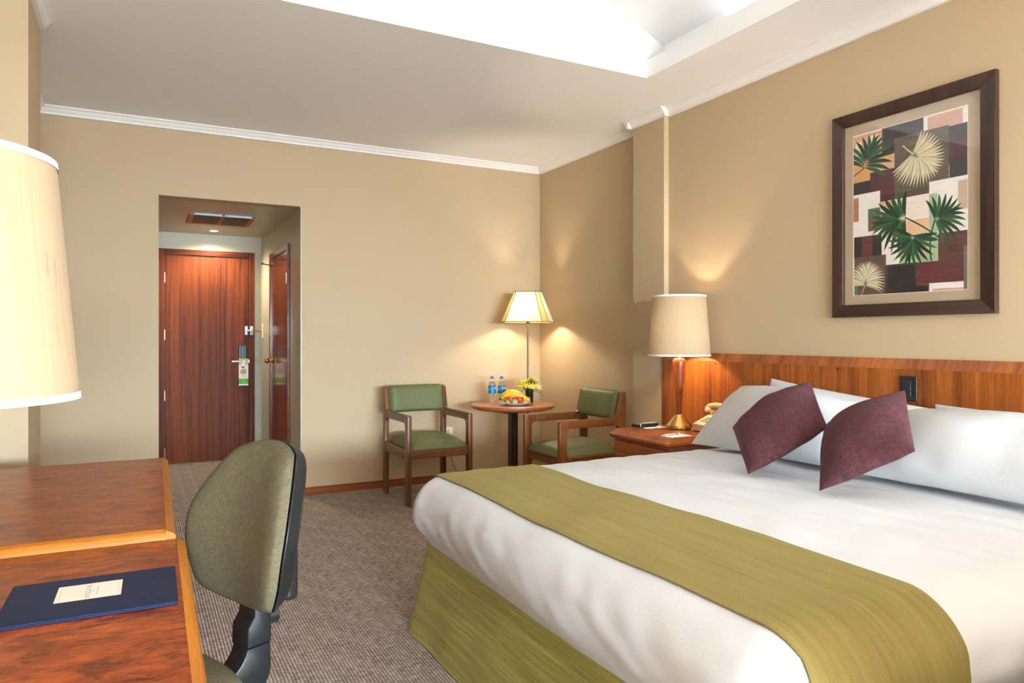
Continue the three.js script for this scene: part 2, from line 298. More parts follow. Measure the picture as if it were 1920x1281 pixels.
// ceiling with the tray
const ceiling = struct('ceiling', 'white ceiling with a raised tray lit from its edges');
const TR = { x0: 0.05, x1: 2.72, z0: -3.42, z1: 0.25 };
{
  const s = new THREE.Shape([[-0.8, -6.0], [3.5, -6.0], [3.5, 6.2], [-0.8, 6.2]].map(p => new THREE.Vector2(...p)));
  s.holes.push(new THREE.Path([[TR.x0, TR.z0 - 0.06], [TR.x0, TR.z1 + 0.06], [TR.x1, TR.z1 + 0.06], [TR.x1, TR.z0 - 0.06]].map(p => new THREE.Vector2(...p))));
  const g = new THREE.ExtrudeGeometry(s, { depth: 0.108, bevelEnabled: false });
  g.rotateX(Math.PI / 2).translate(0, H + 0.108, 0);     // shape y -> +z
  part('soffit', g, M.ceiling, ceiling);
  const xm = (TR.x0 + TR.x1) / 2, y0 = H + 0.1, lip = 0.125;
  for (const sgn of [1, -1]) {
    const X = d => xm + sgn * d, hw = (TR.x1 - TR.x0) / 2;
    const pts = [[X(hw + lip), y0], [X(hw + lip), H + 0.215], [X(0), 3.72], [X(0), 3.85], [X(hw + lip + 0.12), H + 0.3], [X(hw + lip + 0.12), y0]];
    part('tray_slope', poly(pts, TR.z1 - TR.z0 + 0.2).translate(0, 0, TR.z0 - 0.1), M.ceiling, ceiling);
  }
  for (const [a, b] of [[TR.z0 - 0.06, TR.z0], [TR.z1, TR.z1 + 0.06]]) part('tray_end_wall', poly([[TR.x0, H], [TR.x1, H], [TR.x1, H + 0.11], [3.05, H + 0.11], [3.05, 3.2], [xm, 3.9], [-0.3, 3.2], [-0.3, H + 0.11], [TR.x0, H + 0.11]], b - a).translate(0, 0, a), M.ceiling, ceiling);
  for (const x of [COVE.xr, COVE.xl]) {
    const t = thing('cove_light_tube', x > 1 ? 'fluorescent tube hidden in the tray trough above the bed' : 'fluorescent tube hidden in the tray trough above the desk', 'light', [x, 2.921, (COVE.z0 + COVE.z1) / 2]);
    part('tube', span(-0.025, 0.025, 0.012, 0.02, COVE.z0 - (COVE.z0 + COVE.z1) / 2, COVE.z1 - (COVE.z0 + COVE.z1) / 2), M.led, t);
    part('batten', span(-0.03, 0.03, 0, 0.012, -1.34, 1.34), M.white, t);
  }
}
// crown moulding and baseboards
const CROWN = [[0, 0], [0.052, 0], [0.052, -0.01], [0.04, -0.016], [0.03, -0.034], [0.02, -0.042], [0.02, -0.056], [0, -0.056]];
let trimNo = 0;
function crown(label, segs) {
  const t = struct('trim_' + (++trimNo), label);
  for (const [a, b] of segs) {                            // a -> b with the room on the right-hand side of the walking direction
    const d = V(b[0] - a[0], 0, b[1] - a[1]), L = d.length(); d.normalize();
    const n = V(-d.z, 0, d.x);                            // into the room
    const g = poly(CROWN, L, {});
    const m = new THREE.Matrix4().makeBasis(n, V(0, 1, 0), n.clone().cross(V(0, 1, 0)));
    g.applyMatrix4(m); const z = n.clone().cross(V(0, 1, 0));
    const s = z.dot(d) > 0 ? a : b; g.translate(s[0], H, s[1]);
    part('moulding', g, M.white, t);
  }
}
crown('white crown moulding on the wall with the hall opening', [[[-0.6, ZB], [XC, ZB]]]);
crown('white crown moulding above the bed', [[[XC, ZB], [XC, ZP0]], [[XC, ZP0], [XP - 0.052, ZP0]], [[XP, ZP0 - 0.001], [XP, ZP1 + 0.03]], [[XP, ZP1], [XR, ZP1]], [[XR, ZP1], [XR, ZN]]]);
crown('white crown moulding above the desk', [[[-0.6, ZN], [-0.6, -3.73]], [[-0.6, -3.73], [-0.42, -3.73]], [[-0.42, -3.73 + 0.03], [-0.42, -4.17]], [[-0.6, -4.17], [-0.6, ZB]]]);
function baseboard(name, label, boxes) { const t = struct(name, label); for (const b of boxes) part('board', span(...b, 0.003, b[1] - b[0] > b[5] - b[4] ? 'x' : 'z'), M.baseboard, t); }
const BH = 0.062, BT = 0.014;
baseboard('baseboard_back', 'brown wooden baseboard', [[OPEN.x1 - 0.012 - BT, XC, 0, BH, ZB, ZB + BT], [-0.6, OPEN.x0, 0, BH, ZB, ZB + BT]]);
baseboard('baseboard_hall', 'brown wooden baseboard in the hall', [[OPEN.x1 - 0.012 - BT, OPEN.x1 - 0.012, 0, BH, -6.13, ZB], [OPEN.x1 - 0.012 - BT, OPEN.x1 - 0.012, 0, BH, ZH, -7.14]]);
baseboard('baseboard_right', 'brown wooden baseboard behind the armchair', [[XC - BT, XC, 0, BH, ZP0, ZB + BT], [XP - BT, XP, 0, BH, ZP0, ZP1]].map(b => [b[0], b[1], b[2], b[3], Math.min(b[4], b[5]), Math.max(b[4], b[5])]));

// entrance door
const door1 = struct('door_1', 'walnut entrance door with a lever handle');
{
  const z = ZH, f = 0.055, x0 = 0.235, x1 = 1.012, top = 2.055;
  part('door_frame', merge([span(x0 - f, x0, 0, top + f, z, z + 0.045, 0.004, 'y'), span(x1, x1 + f, 0, top + f, z, z + 0.045, 0.004, 'y'), span(x0, x1, top, top + f, z, z + 0.045, 0.004, 'x')]), M.door, door1);
  const leaf = part('door_leaf', span(x0 + 0.004, x1 - 0.004, 0.008, top - 0.004, z, z + 0.028, 0.003, 'y'), M.door, door1);
  for (const y of [0.12, 0.68, 1.27, 1.83]) part('hinge', rod([x0 + 0.002, y - 0.05, z + 0.032], [x0 + 0.002, y + 0.05, z + 0.032], 0.008), M.steel, leaf);
  part('lock_plate', merge([span(0.91, 0.985, 1.015, 1.165, z + 0.028, z + 0.048, 0.006), span(0.932, 0.963, 1.03, 1.15, z + 0.046, z + 0.056, 0.004)]), M.black, leaf);
  part('lever_handle', merge([rod([0.955, 1.003, z + 0.028], [0.955, 1.003, z + 0.075], 0.011), new RoundedBoxGeometry(0.125, 0.02, 0.018, 2, 0.008).translate(0.9, 1.003, z + 0.075)]), M.steel, leaf);
  part('latch_bolt', span(1.006, 1.014, 0.985, 1.02, z + 0.02, z + 0.047, 0.002), M.steel, door1);
  const guard = part('door_guard_plate', merge([span(0.972, 1.0, 1.27, 1.36, z + 0.028, z + 0.036, 0.003), span(1.018, 1.05, 1.27, 1.36, z + 0.045, z + 0.053, 0.003), rod([0.985, 1.315, z + 0.05], [1.034, 1.315, z + 0.06], 0.008)]), M.alu, door1);
  part('swing_bar', tube([[1.034, 1.325, z + 0.06], [1.075, 1.325, z + 0.1], [1.105, 1.315, z + 0.13], [1.075, 1.305, z + 0.1], [1.034, 1.305, z + 0.06]], 0.005), M.brass, guard);
}
const bumper = thing('wall_bumper', 'small cream bumper strip on the hall wall beside the door latch', 'bumper', [1.1385, 1.31, ZH + 0.12]);
part('strip', span(-0.016, 0, -0.07, 0.07, -0.012, 0.012, 0.004), M.beigeLight, bumper);
part('pin', rod([-0.016, 0, 0], [-0.05, 0, 0], 0.006), M.brass, bumper);
{ // door hanger
  const c = document.createElement('canvas'); c.width = 180; c.height = 540; const g = c.getContext('2d');
  g.fillStyle = '#b9ab84'; g.fillRect(0, 0, 180, 130); g.fillStyle = '#e2d6cc'; g.fillRect(0, 130, 180, 275); g.fillStyle = '#4fa325'; g.fillRect(0, 405, 180, 105); g.fillStyle = '#e8e2dc'; g.fillRect(0, 510, 180, 30);
  g.fillStyle = '#d8d6da'; g.fillRect(50, 75, 75, 55);
  g.fillStyle = '#a99f70'; g.strokeStyle = '#6e6a50'; g.lineWidth = 5; g.beginPath(); g.arc(88, 262, 54, 0, 7); g.fill(); g.stroke(); g.lineWidth = 3; g.beginPath(); g.arc(88, 262, 14, 0, 7); g.stroke();
  g.fillStyle = '#c9c9cf'; g.fillRect(60, 178, 66, 30); g.save(); g.translate(84, 170); g.rotate(-0.18); g.fillStyle = '#26262a'; g.fillRect(-36, -10, 62, 22); g.restore();
  g.strokeStyle = '#70707c'; g.lineWidth = 6; g.beginPath(); g.moveTo(66, 362); g.quadraticCurveTo(80, 345, 92, 356); g.quadraticCurveTo(105, 362, 122, 336); g.stroke();
  g.fillStyle = '#d7efc8'; g.beginPath(); g.moveTo(66, 440); g.quadraticCurveTo(90, 455, 104, 425); g.quadraticCurveTo(100, 460, 78, 456); g.fill(); g.fillStyle = '#9fd080'; g.fillRect(30, 474, 120, 7);
  const t = new THREE.CanvasTexture(c); t.colorSpace = THREE.SRGBColorSpace;
  const o = thing('door_hanger', 'cream and green paper hanger on the entrance door lever', 'door hanger', [0.952, 0.76, ZH + 0.088]);
  const s = new THREE.Shape([[-0.046, 0], [0.046, 0], [0.046, 0.272], [-0.046, 0.272]].map(p => new THREE.Vector2(...p)));
  const hole = new THREE.Path(); hole.absarc(0.003, 0.243, 0.013, 0, Math.PI * 2, true); s.holes.push(hole);
  const geo = new THREE.ExtrudeGeometry(s, { depth: 0.0012, bevelEnabled: false });
  const p = geo.attributes.position, uv = geo.attributes.uv; for (let i = 0; i < p.count; i++) uv.setXY(i, (p.getX(i) + 0.046) / 0.092, p.getY(i) / 0.272);
  part('card', geo, std({ map: t, roughness: 0.6 }), o);
}
// bathroom door in the hall
const door2 = struct('door_2', 'glossy varnished side door in the hall');
{
  const x = OPEN.x1 - 0.012, f = 0.05, z0 = -7.11, z1 = -6.18, top = 1.99;
  part('door_frame', merge([span(x - 0.02, x, 0, top + f, z0, z0 + f, 0.003, 'y'), span(x - 0.02, x, 0, top + f, z1 - f, z1, 0.003, 'y'), span(x - 0.02, x, top, top + f, z0 + f, z1 - f, 0.003, 'z')]), M.doorGloss, door2);
  const leaf = part('door_leaf', span(x - 0.008, x, 0.008, top - 0.003, z0 + f + 0.003, z1 - f - 0.003, 0.002, 'y'), M.doorGloss, door2);
  const k = part('door_knob', lathe([[0, 0], [0.03, 0], [0.03, 0.006], [0.011, 0.01], [0.011, 0.034], [0.024, 0.042], [0.029, 0.056], [0.024, 0.07], [0, 0.074]], 24).rotateZ(Math.PI / 2).translate(x - 0.008, 1.03, z0 + 0.14), M.brass, leaf);
  for (const y of [0.25, 1.75]) part('hinge', rod([x - 0.02, y - 0.045, z1 - f], [x - 0.02, y + 0.045, z1 - f], 0.007), M.steel, leaf);
}
{
  const o = thing('coat_hook', 'small dark coat hook on the upper hall side door', 'hook', [OPEN.x1 - 0.02, 1.93, -7.0]);
  part('plate', lathe([[0, 0], [0.018, 0], [0.016, 0.006], [0, 0.008]], 20).rotateZ(Math.PI / 2), M.bronze, o);
  part('peg', tube([[-0.006, 0, 0], [-0.05, 0, 0], [-0.09, 0.008, 0]], 0.006, 12), M.bronze, o);
  part('knob', new THREE.SphereGeometry(0.011, 14, 10).translate(-0.092, 0.008, 0), M.bronze, o);
}
{ // air vent in hall ceiling
  const o = thing('air_vent', 'wood framed grey air vent in the hall ceiling', 'vent', [0.643, HH, -6.675]);
  const hx = 0.26, hz = 0.265, d = 0.016;
  part('side_rail', span(-hx, -hx + 0.04, -d, 0, -hz, hz, 0.003, 'z'), M.trim, o); part('side_rail', span(hx - 0.04, hx, -d, 0, -hz, hz, 0.003, 'z'), M.trim, o);
  part('mullion', span(-0.014, 0.014, -d, 0, -hz, hz, 0.003, 'z'), M.trim, o); part('rear_rail', span(-hx, hx, -d, 0, -hz, -hz + 0.02, 0.003, 'x'), M.trim, o);
  part('front_lip', span(-hx, hx, -d - 0.001, 0, hz - 0.012, hz, 0.002, 'x'), M.alu, o);
  for (const s of [-1, 1]) { const gr = part('grille_panel', span(s > 0 ? 0.014 : -hx + 0.04, s > 0 ? hx - 0.04 : -0.014, -0.012, -0.004, -hz + 0.02, hz - 0.012), M.grille, o); }
}
{ // downlight
  const o = thing('ceiling_downlight', 'small round recessed downlight before the entrance door', 'light', [0.656, HH, -7.42]);
  part('trim_ring', lathe([[0.034, -0.003], [0.05, -0.004], [0.052, 0], [0.034, 0.0]], 32), M.white, o);
  part('lamp_disc', new THREE.CylinderGeometry(0.034, 0.034, 0.004, 28).translate(0, -0.001, 0), M.spotGlow, o);
  const l = new THREE.SpotLight(new THREE.Color(1, 0.88, 0.68), 6, 0, 1.35, 0.6, 2); l.position.set(0, -0.02, 0); l.target.position.set(0, -2, 0); l.shadow.radius = 1.5; o.add(l, l.target);
}

// ---------------------------------------------------------------- bed
const BED = { x0: 1.045, x1: 3.145, z0: -2.925, z1: -0.925, y0: 0.335, y1: 0.66 };
const bedC = V((BED.x0 + BED.x1) / 2, (BED.y0 + BED.y1) / 2, (BED.z0 + BED.z1) / 2), bedH = V((BED.x1 - BED.x0) / 2, (BED.y1 - BED.y0) / 2, (BED.z1 - BED.z0) / 2);
function bedPoint(px, py, pz, off = 0) {                  // point on the box -> point on the soft mattress
  const r = 0.12, q = V(px - bedC.x, py - bedC.y, pz - bedC.z);
  const inn = V(clamp(q.x, -bedH.x + r, bedH.x - r), clamp(q.y, -bedH.y + r, bedH.y - r), clamp(q.z, -bedH.z + r, bedH.z - r));
  const d = q.clone().sub(inn), n = d.clone().normalize(), p = inn.addScaledVector(n, r + off);
  const ny = clamp((p.y + bedH.y) / (2 * bedH.y), 0, 1), side = 1 - Math.abs(n.y) ** 2;
  const tuck = -0.05 * sstep(0.55, 0, ny) + 0.022 * Math.sin(Math.PI * clamp(ny, 0, 1));
  const X = p.x + bedC.x, Y = p.y + bedC.y, Z = p.z + bedC.z;
  const wr = side * (0.012 * n3(X, Y * 0.6, Z, 5, 3) + 0.006 * n3(X + 0.4 * Y, Y, Z + 0.5 * Y, 14, 9)) + (1 - side) * (0.005 * n3(X, 0, Z, 4, 5) + 0.0035 * n3(X * 2.6, 0, Z * 0.8, 9, 8));
  const hl = Math.hypot(n.x, n.z) || 1;
  const k = (tuck + wr) * side;
  const edge = (1 - (p.x / bedH.x) ** 4) * (1 - (p.z / bedH.z) ** 4);
  const crownY = n.y > 0 ? 0.014 * clamp(edge, 0, 1) + (1 - side) * wr : -0.0;
  const sag = n.y < 0.3 ? 0.012 * n3(X, 0, Z, 2.5, 21) : 0;
  return V(X + n.x / hl * k, Y + crownY + sag * sstep(0.5, 0, ny), Z + n.z / hl * k);
}
const bed = thing('bed', 'wide bed with tucked white sheets and olive green valance', 'bed', [bedC.x, 0, bedC.z]);
{
  let g = new THREE.BoxGeometry(bedH.x * 2, bedH.y * 2, bedH.z * 2, 170, 26, 160);
  g.deleteAttribute('uv'); g.deleteAttribute('normal'); g = mergeVertices(g, 1e-5);
  const p = g.attributes.position, uv = new Float32Array(p.count * 2);
  for (let i = 0; i < p.count; i++) { const q = bedPoint(p.getX(i) + bedC.x, p.getY(i) + bedC.y, p.getZ(i) + bedC.z); p.setXYZ(i, q.x - bedC.x, q.y, q.z - bedC.z); uv[2 * i] = q.x + 0.4 * q.y; uv[2 * i + 1] = q.z + q.y; }
  g.setAttribute('uv', new THREE.BufferAttribute(uv, 2)); g.computeVertexNormals();
  part('mattress', g, M.sheet, bed).userData.label = 'white sheet tucked round the mattress';
  part('bed_base', box(2.0, 0.3, 1.84, 0.02, 0.2, 0, 0.02), M.darkWood, bed);
  // valance
  const ax = 1.105, az0 = -2.9, az1 = -0.95, r = 0.05, path = [];
  const push = (x, z, nx, nz) => path.push([x, z, nx, nz]);
  for (let x = 3.1; x > ax + r; x -= 0.03) push(x, az0, 0, -1);
  for (let k = 0; k <= 8; k++) { const a = k / 8 * Math.PI / 2; push(ax + r - r * Math.sin(a), az0 + r - r * Math.cos(a), -Math.sin(a), -Math.cos(a)); }
  for (let z = az0 + r + 0.02; z < az1 - r; z += 0.02) push(ax, z, -1, 0);
  for (let k = 0; k <= 8; k++) { const a = k / 8 * Math.PI / 2; push(ax + r - r * Math.cos(a), az1 - r + r * Math.sin(a), -Math.cos(a), Math.sin(a)); }
  for (let x = ax + r + 0.03; x < 3.1; x += 0.03) push(x, az1, 0, 1);
  let L = 0; const len = path.map((q, i) => i ? (L += Math.hypot(q[0] - path[i - 1][0], q[1] - path[i - 1][1])) : 0);
  const sk = grid(path.length - 1, 18, (u, v) => {
    const i = Math.round(u * (path.length - 1)), [x, z, nx, nz] = path[i], s = len[i], h = 0.385 - 0.01 * v;
    const corner = Math.exp(-(((x - ax) ** 2 + (z - az0) ** 2) / 0.02)) + Math.exp(-(((x - ax) ** 2 + (z - az1) ** 2) / 0.02));
    const fold = (Math.sin(s * 9.1) * 0.5 + Math.sin(s * 21.3 + 1) * 0.25 + 0.6 * Math.sin(s * 4.7 + 2)) * 0.010 * v;
    const out = 0.004 + 0.075 * Math.pow(v, 1.15) + fold + 0.02 * corner * v;
    const y = 0.385 * (1 - v) + 0.006 * v + 0.008 * Math.sin(s * 6) * (1 - v);
    return [x + nx * out - bedC.x, y, z + nz * out - bedC.z, s, y];
  });
  const m = part('valance', sk, new THREE.MeshPhysicalMaterial().copy(M.skirt), bed); m.material.side = THREE.DoubleSide; m.userData.label = 'olive satin valance';
  part('valance_top', span(ax - bedC.x + 0.01, 3.1 - bedC.x, 0.372, 0.384, az0 - bedC.z + 0.005, az1 - bedC.z - 0.005, 0.005, 'z'), M.skirt, bed);
}
{ // runner
  const R = thing('bed_runner', 'olive green woven runner laid across the foot of the bed', 'bed runner', [bedC.x, 0, bedC.z]);
  const yLo0 = 0.44, yLo1 = 0.2, top = BED.y1, far = BED.z0, near = BED.z1;
  const d0 = top - yLo0, d1 = near - far, d2 = top - yLo1, D = d0 + d1 + d2;
  const at = (u, v, off) => {
    const s = v * D; let y, z;
    if (s < d0) { y = yLo0 + s; z = far; } else if (s < d0 + d1) { y = top; z = far + s - d0; } else { y = top - (s - d0 - d1); z = near; }
    const zz = clamp((z - far) / d1, 0, 1);
    const xl = 1.125 + 0.006 * Math.sin(zz * 9), xr = 1.565 + 0.035 * (zz - 0.35) * (zz > 0.35 ? 1.6 : -2.2) + 0.008 * Math.sin(zz * 11 + 1);
    const x = xl + (xr - xl) * u;
    const low = y < BED.y0 + 0.13 && z === near;
    const p = low ? bedPoint(x, BED.y0 + 0.13, z, off) : bedPoint(x, y, z, off);
    if (low) { p.y = y; p.z += 0.004 + 0.012 * Math.sin(x * 26); }
    return [p.x - bedC.x, p.y, p.z - bedC.z, x, s];
  };
  const a = grid(44, 260, (u, v) => at(1 - u, v, 0.009)), b = grid(44, 260, (u, v) => at(u, v, 0.0045));
  const edge = u => grid(1, 260, (k, v) => at(u, v, u ? 0.009 - 0.0045 * k : 0.0045 + 0.0045 * k));
  part('cloth', mergeGeometries([a, b, edge(0), edge(1)]), new THREE.MeshPhysicalMaterial().copy(M.runner), R).material.side = THREE.DoubleSide;
}
// pillows from four corners and a thickness
function pillowGeo(c, T, o = {}) {
  const { pinch = 0.07, nu = 56, nv = 44, wr = 0.008, s = 1, flat = 0.42, back = 0.8, round = 0.0 } = o;
  const P = c.map(q => V(...q)), n = P[1].clone().sub(P[0]).cross(P[3].clone().sub(P[0])).normalize();
  const W = P[0].distanceTo(P[1]), Hh = P[0].distanceTo(P[3]);
  const f = side => grid(nu, nv, (iu, iv) => {
    if (side < 0) iu = 1 - iu;
    const u = -Math.cos(iu * Math.PI), v = -Math.cos(iv * Math.PI);
    const cr = 1 - round * u * u * v * v, uu = cr * u * (1 - pinch * (1 - v * v) * Math.abs(u)), vv = cr * v * (1 - pinch * (1 - u * u) * Math.abs(v));
    const a = (uu + 1) / 2, b = (vv + 1) / 2;
    const p = P[0].clone().multiplyScalar((1 - a) * (1 - b)).addScaledVector(P[1], a * (1 - b)).addScaledVector(P[2], a * b).addScaledVector(P[3], (1 - a) * b);
    const e = Math.max(0, (1 - u * u) * (1 - v * v)), h = T * Math.pow(e, flat) * (side > 0 ? 1 : back);
    const w = wr * n3(p.x * 1 + p.y, p.y, p.z, 6, s * 13) * Math.min(1, e * 3) + wr * 0.5 * n3(p.x + p.y * 0.5, p.y, p.z, 16, s * 7) * Math.min(1, e * 5) * (1 - e);
    p.addScaledVector(n, side * (h + w));
    return [p.x, p.y, p.z, a * W + s, b * Hh + s * 0.37];
  });
  let g = mergeGeometries([f(1), f(-1)]); return g;
}
function pillow(name, label, category, c, T, mat, group, o) {
  const m = c.reduce((a, q) => [a[0] + q[0] / 4, Math.min(a[1], q[1]), a[2] + q[2] / 4], [0, 9, 0]);
  const t = thing(name, label, category, m, 0, group);
  const g = pillowGeo(c, T, o); g.translate(-m[0], -m[1], -m[2]);
  part('cover', g, mat, t); return t;
}
// corners in order: far bottom, near bottom, near top, far top
const gp = 'white bed pillows';
pillow('pillow', 'white pillow standing against the headboard behind the far front pillow', 'pillow', [[2.96, 0.71, -2.86], [2.96, 0.71, -1.93], [3.10, 0.935, -1.93], [3.12, 1.02, -2.83]], 0.085, M.pillow, gp, { s: 2, flat: 0.5 });
pillow('pillow', 'white pillow standing against the headboard at the right edge of the photo', 'pillow', [[2.96, 0.71, -1.9], [2.96, 0.71, -0.98], [3.10, 0.93, -0.98], [3.10, 0.955, -1.9]], 0.085, M.pillow, gp, { s: 3, flat: 0.5 });
pillow('pillow', 'white pillow leaning behind the left maroon cushion, beside the telephone', 'pillow', [[2.60, 0.685, -2.895], [2.58, 0.70, -2.0], [2.95, 0.92, -2.0], [3.0, 0.975, -2.93]], 0.155, M.pillow, gp, { s: 4, wr: 0.016, flat: 0.5, back: 0.4, pinch: 0.06 });
pillow('pillow', 'white pillow leaning in front on the near side, right of the maroon cushions', 'pillow', [[2.56, 0.70, -1.95], [2.56, 0.70, -1.0], [2.93, 0.92, -1.0], [2.93, 0.93, -1.93]], 0.155, M.pillow, gp, { s: 5, wr: 0.016, flat: 0.5, back: 0.4, pinch: 0.06 });
pillow('cushion', 'maroon linen cushion nearer the telephone, left of the pair', 'cushion', [[2.47, 0.825, -2.48], [2.18, 0.69, -2.10], [2.40, 0.895, -1.89], [2.63, 1.06, -2.16]], 0.1, M.maroon, 'maroon cushions', { s: 6, pinch: 0.05, wr: 0.018, flat: 0.54, back: 0.6, round: 0.025 });
pillow('cushion', 'maroon linen cushion leaning below the wall switch, right of the pair', 'cushion', [[2.47, 0.885, -1.97], [2.17, 0.69, -1.755], [2.29, 0.87, -1.465], [2.60, 1.05, -1.705]], 0.1, M.maroon, 'maroon cushions', { s: 7, pinch: 0.05, wr: 0.018, flat: 0.54, back: 0.6, round: 0.025 });

// headboard
{
  const o = thing('headboard', 'long orange brown wooden headboard on the wall behind the bed', 'headboard', [3.2, 0, -1.9]);
  const z0 = -3.835 + 1.9, z1 = 2.2, n = 7, w = (z1 - z0) / n;
  part('panel', span(-0.022, 0.02, 0.02, 1.1, z0, z1, 0.002, 'y'), M.head, o);
  part('top_rail', poly([[-0.022, 1.1], [0.02, 1.1], [0.02, 1.148], [0.006, 1.148]], z1 - z0, { grain: 'y' }).translate(0, 0, z0), M.head, o);
  for (const zz of [-1.42, -0.55, 0.45]) part('plug', new THREE.CylinderGeometry(0.005, 0.005, 0.003, 12).rotateZ(Math.PI / 2).translate(-0.0225, 1.085, zz), M.darkWood, o);
}
{
  const o = thing('light_switch', 'dark switch plate set in the headboard behind the right cushion', 'switch', [3.178, 1.01, -2.07]);
  part('cover_plate', span(-0.010, 0, -0.058, 0.058, -0.042, 0.042, 0.004), M.switchPlate, o);
  for (const k of [-1, 0, 1]) part('rocker', box(0.006, 0.024, 0.04, -0.0115, k * 0.025, -0.004, 0.002, 'y', [0, 0, k * 0.06]), M.rocker, o);
}

// ---------------------------------------------------------------- nightstand and what is on it
const NS = { x0: 2.6, x1: 3.175, z0: -3.66, z1: -3.09, y: 0.68 };
{
  const cx = (NS.x0 + NS.x1) / 2, cz = (NS.z0 + NS.z1) / 2, hx = (NS.x1 - NS.x0) / 2, hz = (NS.z1 - NS.z0) / 2;
  const o = thing('nightstand', 'wooden nightstand beside the bed, carrying lamp and telephone', 'nightstand', [cx, 0, cz]);
  // top: chamfered slab, corners cut
  const ring = (ix, iz, y, c) => [[-hx + ix, -hz + iz + c], [-hx + ix + c, -hz + iz], [hx, -hz + iz], [hx, hz - iz], [-hx + ix + c, hz - iz], [-hx + ix, hz - iz - c]].map(p => [p[0], y, p[1]]);
  const rings = [ring(0.012, 0.012, 0.628, 0.02), ring(0, 0, 0.640, 0.022), ring(0, 0, 0.652, 0.022), ring(0.035, 0.03, 0.68, 0.012)], tri = [];
  for (let k = 0; k < 3; k++) for (let i = 0; i < 6; i++) { const a = rings[k][i], b = rings[k][(i + 1) % 6], c = rings[k + 1][(i + 1) % 6], d = rings[k + 1][i]; tri.push(...a, ...c, ...b, ...a, ...d, ...c); }
  for (let i = 1; i < 5; i++) { tri.push(...rings[3][0], ...rings[3][i + 1], ...rings[3][i]); tri.push(...rings[0][0], ...rings[0][i], ...rings[0][i + 1]); }
  let g = new THREE.BufferGeometry(); g.setAttribute('position', new THREE.Float32BufferAttribute(tri, 3)); g.computeVertexNormals(); g = puv(g, 'x');
  part('top', g, M.stand, o);
  part('cabinet', span(-hx + 0.035, hx, 0.05, 0.629, -hz + 0.03, hz - 0.03, 0.003, 'x'), M.stand, o);
  const dr = part('drawer', span(-hx + 0.018, -hx + 0.037, 0.47, 0.61, -hz + 0.045, hz - 0.045, 0.004, 'z'), M.stand, o);
  part('knob', lathe([[0, 0], [0.007, 0], [0.007, 0.012], [0.015, 0.018], [0.015, 0.025], [0, 0.028]], 20).rotateZ(Math.PI / 2).translate(-hx + 0.018, 0.54, 0), M.bronze, dr);
  const d2 = part('drawer', span(-hx + 0.018, -hx + 0.037, 0.1, 0.46, -hz + 0.045, hz - 0.045, 0.004, 'z'), M.stand, o);
  part('knob', lathe([[0, 0], [0.007, 0], [0.007, 0.012], [0.015, 0.018], [0.015, 0.025], [0, 0.028]], 20).rotateZ(Math.PI / 2).translate(-hx + 0.018, 0.38, 0), M.bronze, d2);
  part('plinth', span(-hx + 0.06, hx, 0, 0.05, -hz + 0.05, hz - 0.05), M.darkWood, o);
}
function tableLamp(label, pos, { rb, rt, y0, y1, power }) {
  const o = thing('table_lamp', label, 'lamp', pos);
  part('base', lathe([[0, 0], [0.078, 0], [0.08, 0.004], [0.08, 0.022], [0.074, 0.027], [0.05, 0.055], [0.026, 0.085], [0.02, 0.093], [0, 0.093]], 48), M.brass, o);
  const st = lathe([[0.0165, 0.09], [0.017, 0.12], [0.022, 0.2], [0.031, 0.3], [0.039, 0.38], [0.0415, 0.41], [0.04, 0.425], [0.03, 0.436], [0.02, 0.44], [0, 0.44]], 40);
  const uv = st.attributes.uv, p = st.attributes.position; for (let i = 0; i < p.count; i++) uv.setXY(i, uv.getX(i) * 0.2, p.getY(i));
  part('stem', st, M.stand, o);
  part('socket', lathe([[0.012, 0.43], [0.016, 0.44], [0.016, 0.5], [0, 0.5]], 20), M.brass, o);
  const bh = y0 + (y1 - y0) * 0.42;
  const bulb = part('bulb', new THREE.SphereGeometry(0.032, 20, 14).translate(0, bh, 0), M.bulb, o);
  const sg = grid(96, 12, (u, v) => { const a = u * Math.PI * 2, r = rb + (rt - rb) * v; return [r * Math.sin(a), y0 + (y1 - y0) * v, r * Math.cos(a), a * rb, v * (y1 - y0)]; });
  const sh = part('shade', sg, M.shade, o);
  const band = (ra, ya, rb2, yb) => grid(96, 1, (u, v) => { const a = u * Math.PI * 2, r = (ra + (rb2 - ra) * v) + 0.0015; return [r * Math.sin(a), ya + (yb - ya) * v, r * Math.cos(a)]; });
  const k = (rt - rb) / (y1 - y0), bw = 0.011;
  part('shade_tape', band(rt - k * bw, y1 - bw, rt, y1), M.shadeTape, sh); part('shade_tape', band(rb, y0, rb + k * bw, y0 + bw), M.shadeTape, sh);
  part('spider', merge([0, 1, 2].map(i => rod([0, y1 - 0.03, 0], [rt * Math.sin(i * 2.094), y1 - 0.004, rt * Math.cos(i * 2.094)], 0.0018, 6)).concat([rod([0, 0.5, 0], [0, y1 - 0.03, 0], 0.0025, 6)])), M.steel, sh);
  const l = new THREE.PointLight(WARM, power, 0, 2); l.position.set(0, bh, 0); l.shadow.radius = 1.5; o.add(l);
  return o;
}
tableLamp('wooden stem table lamp with drum shade on the nightstand', [2.985, 0.68, -3.436], { rb: 0.19, rt: 0.162, y0: 0.452, y1: 0.828, power: 1.1 });
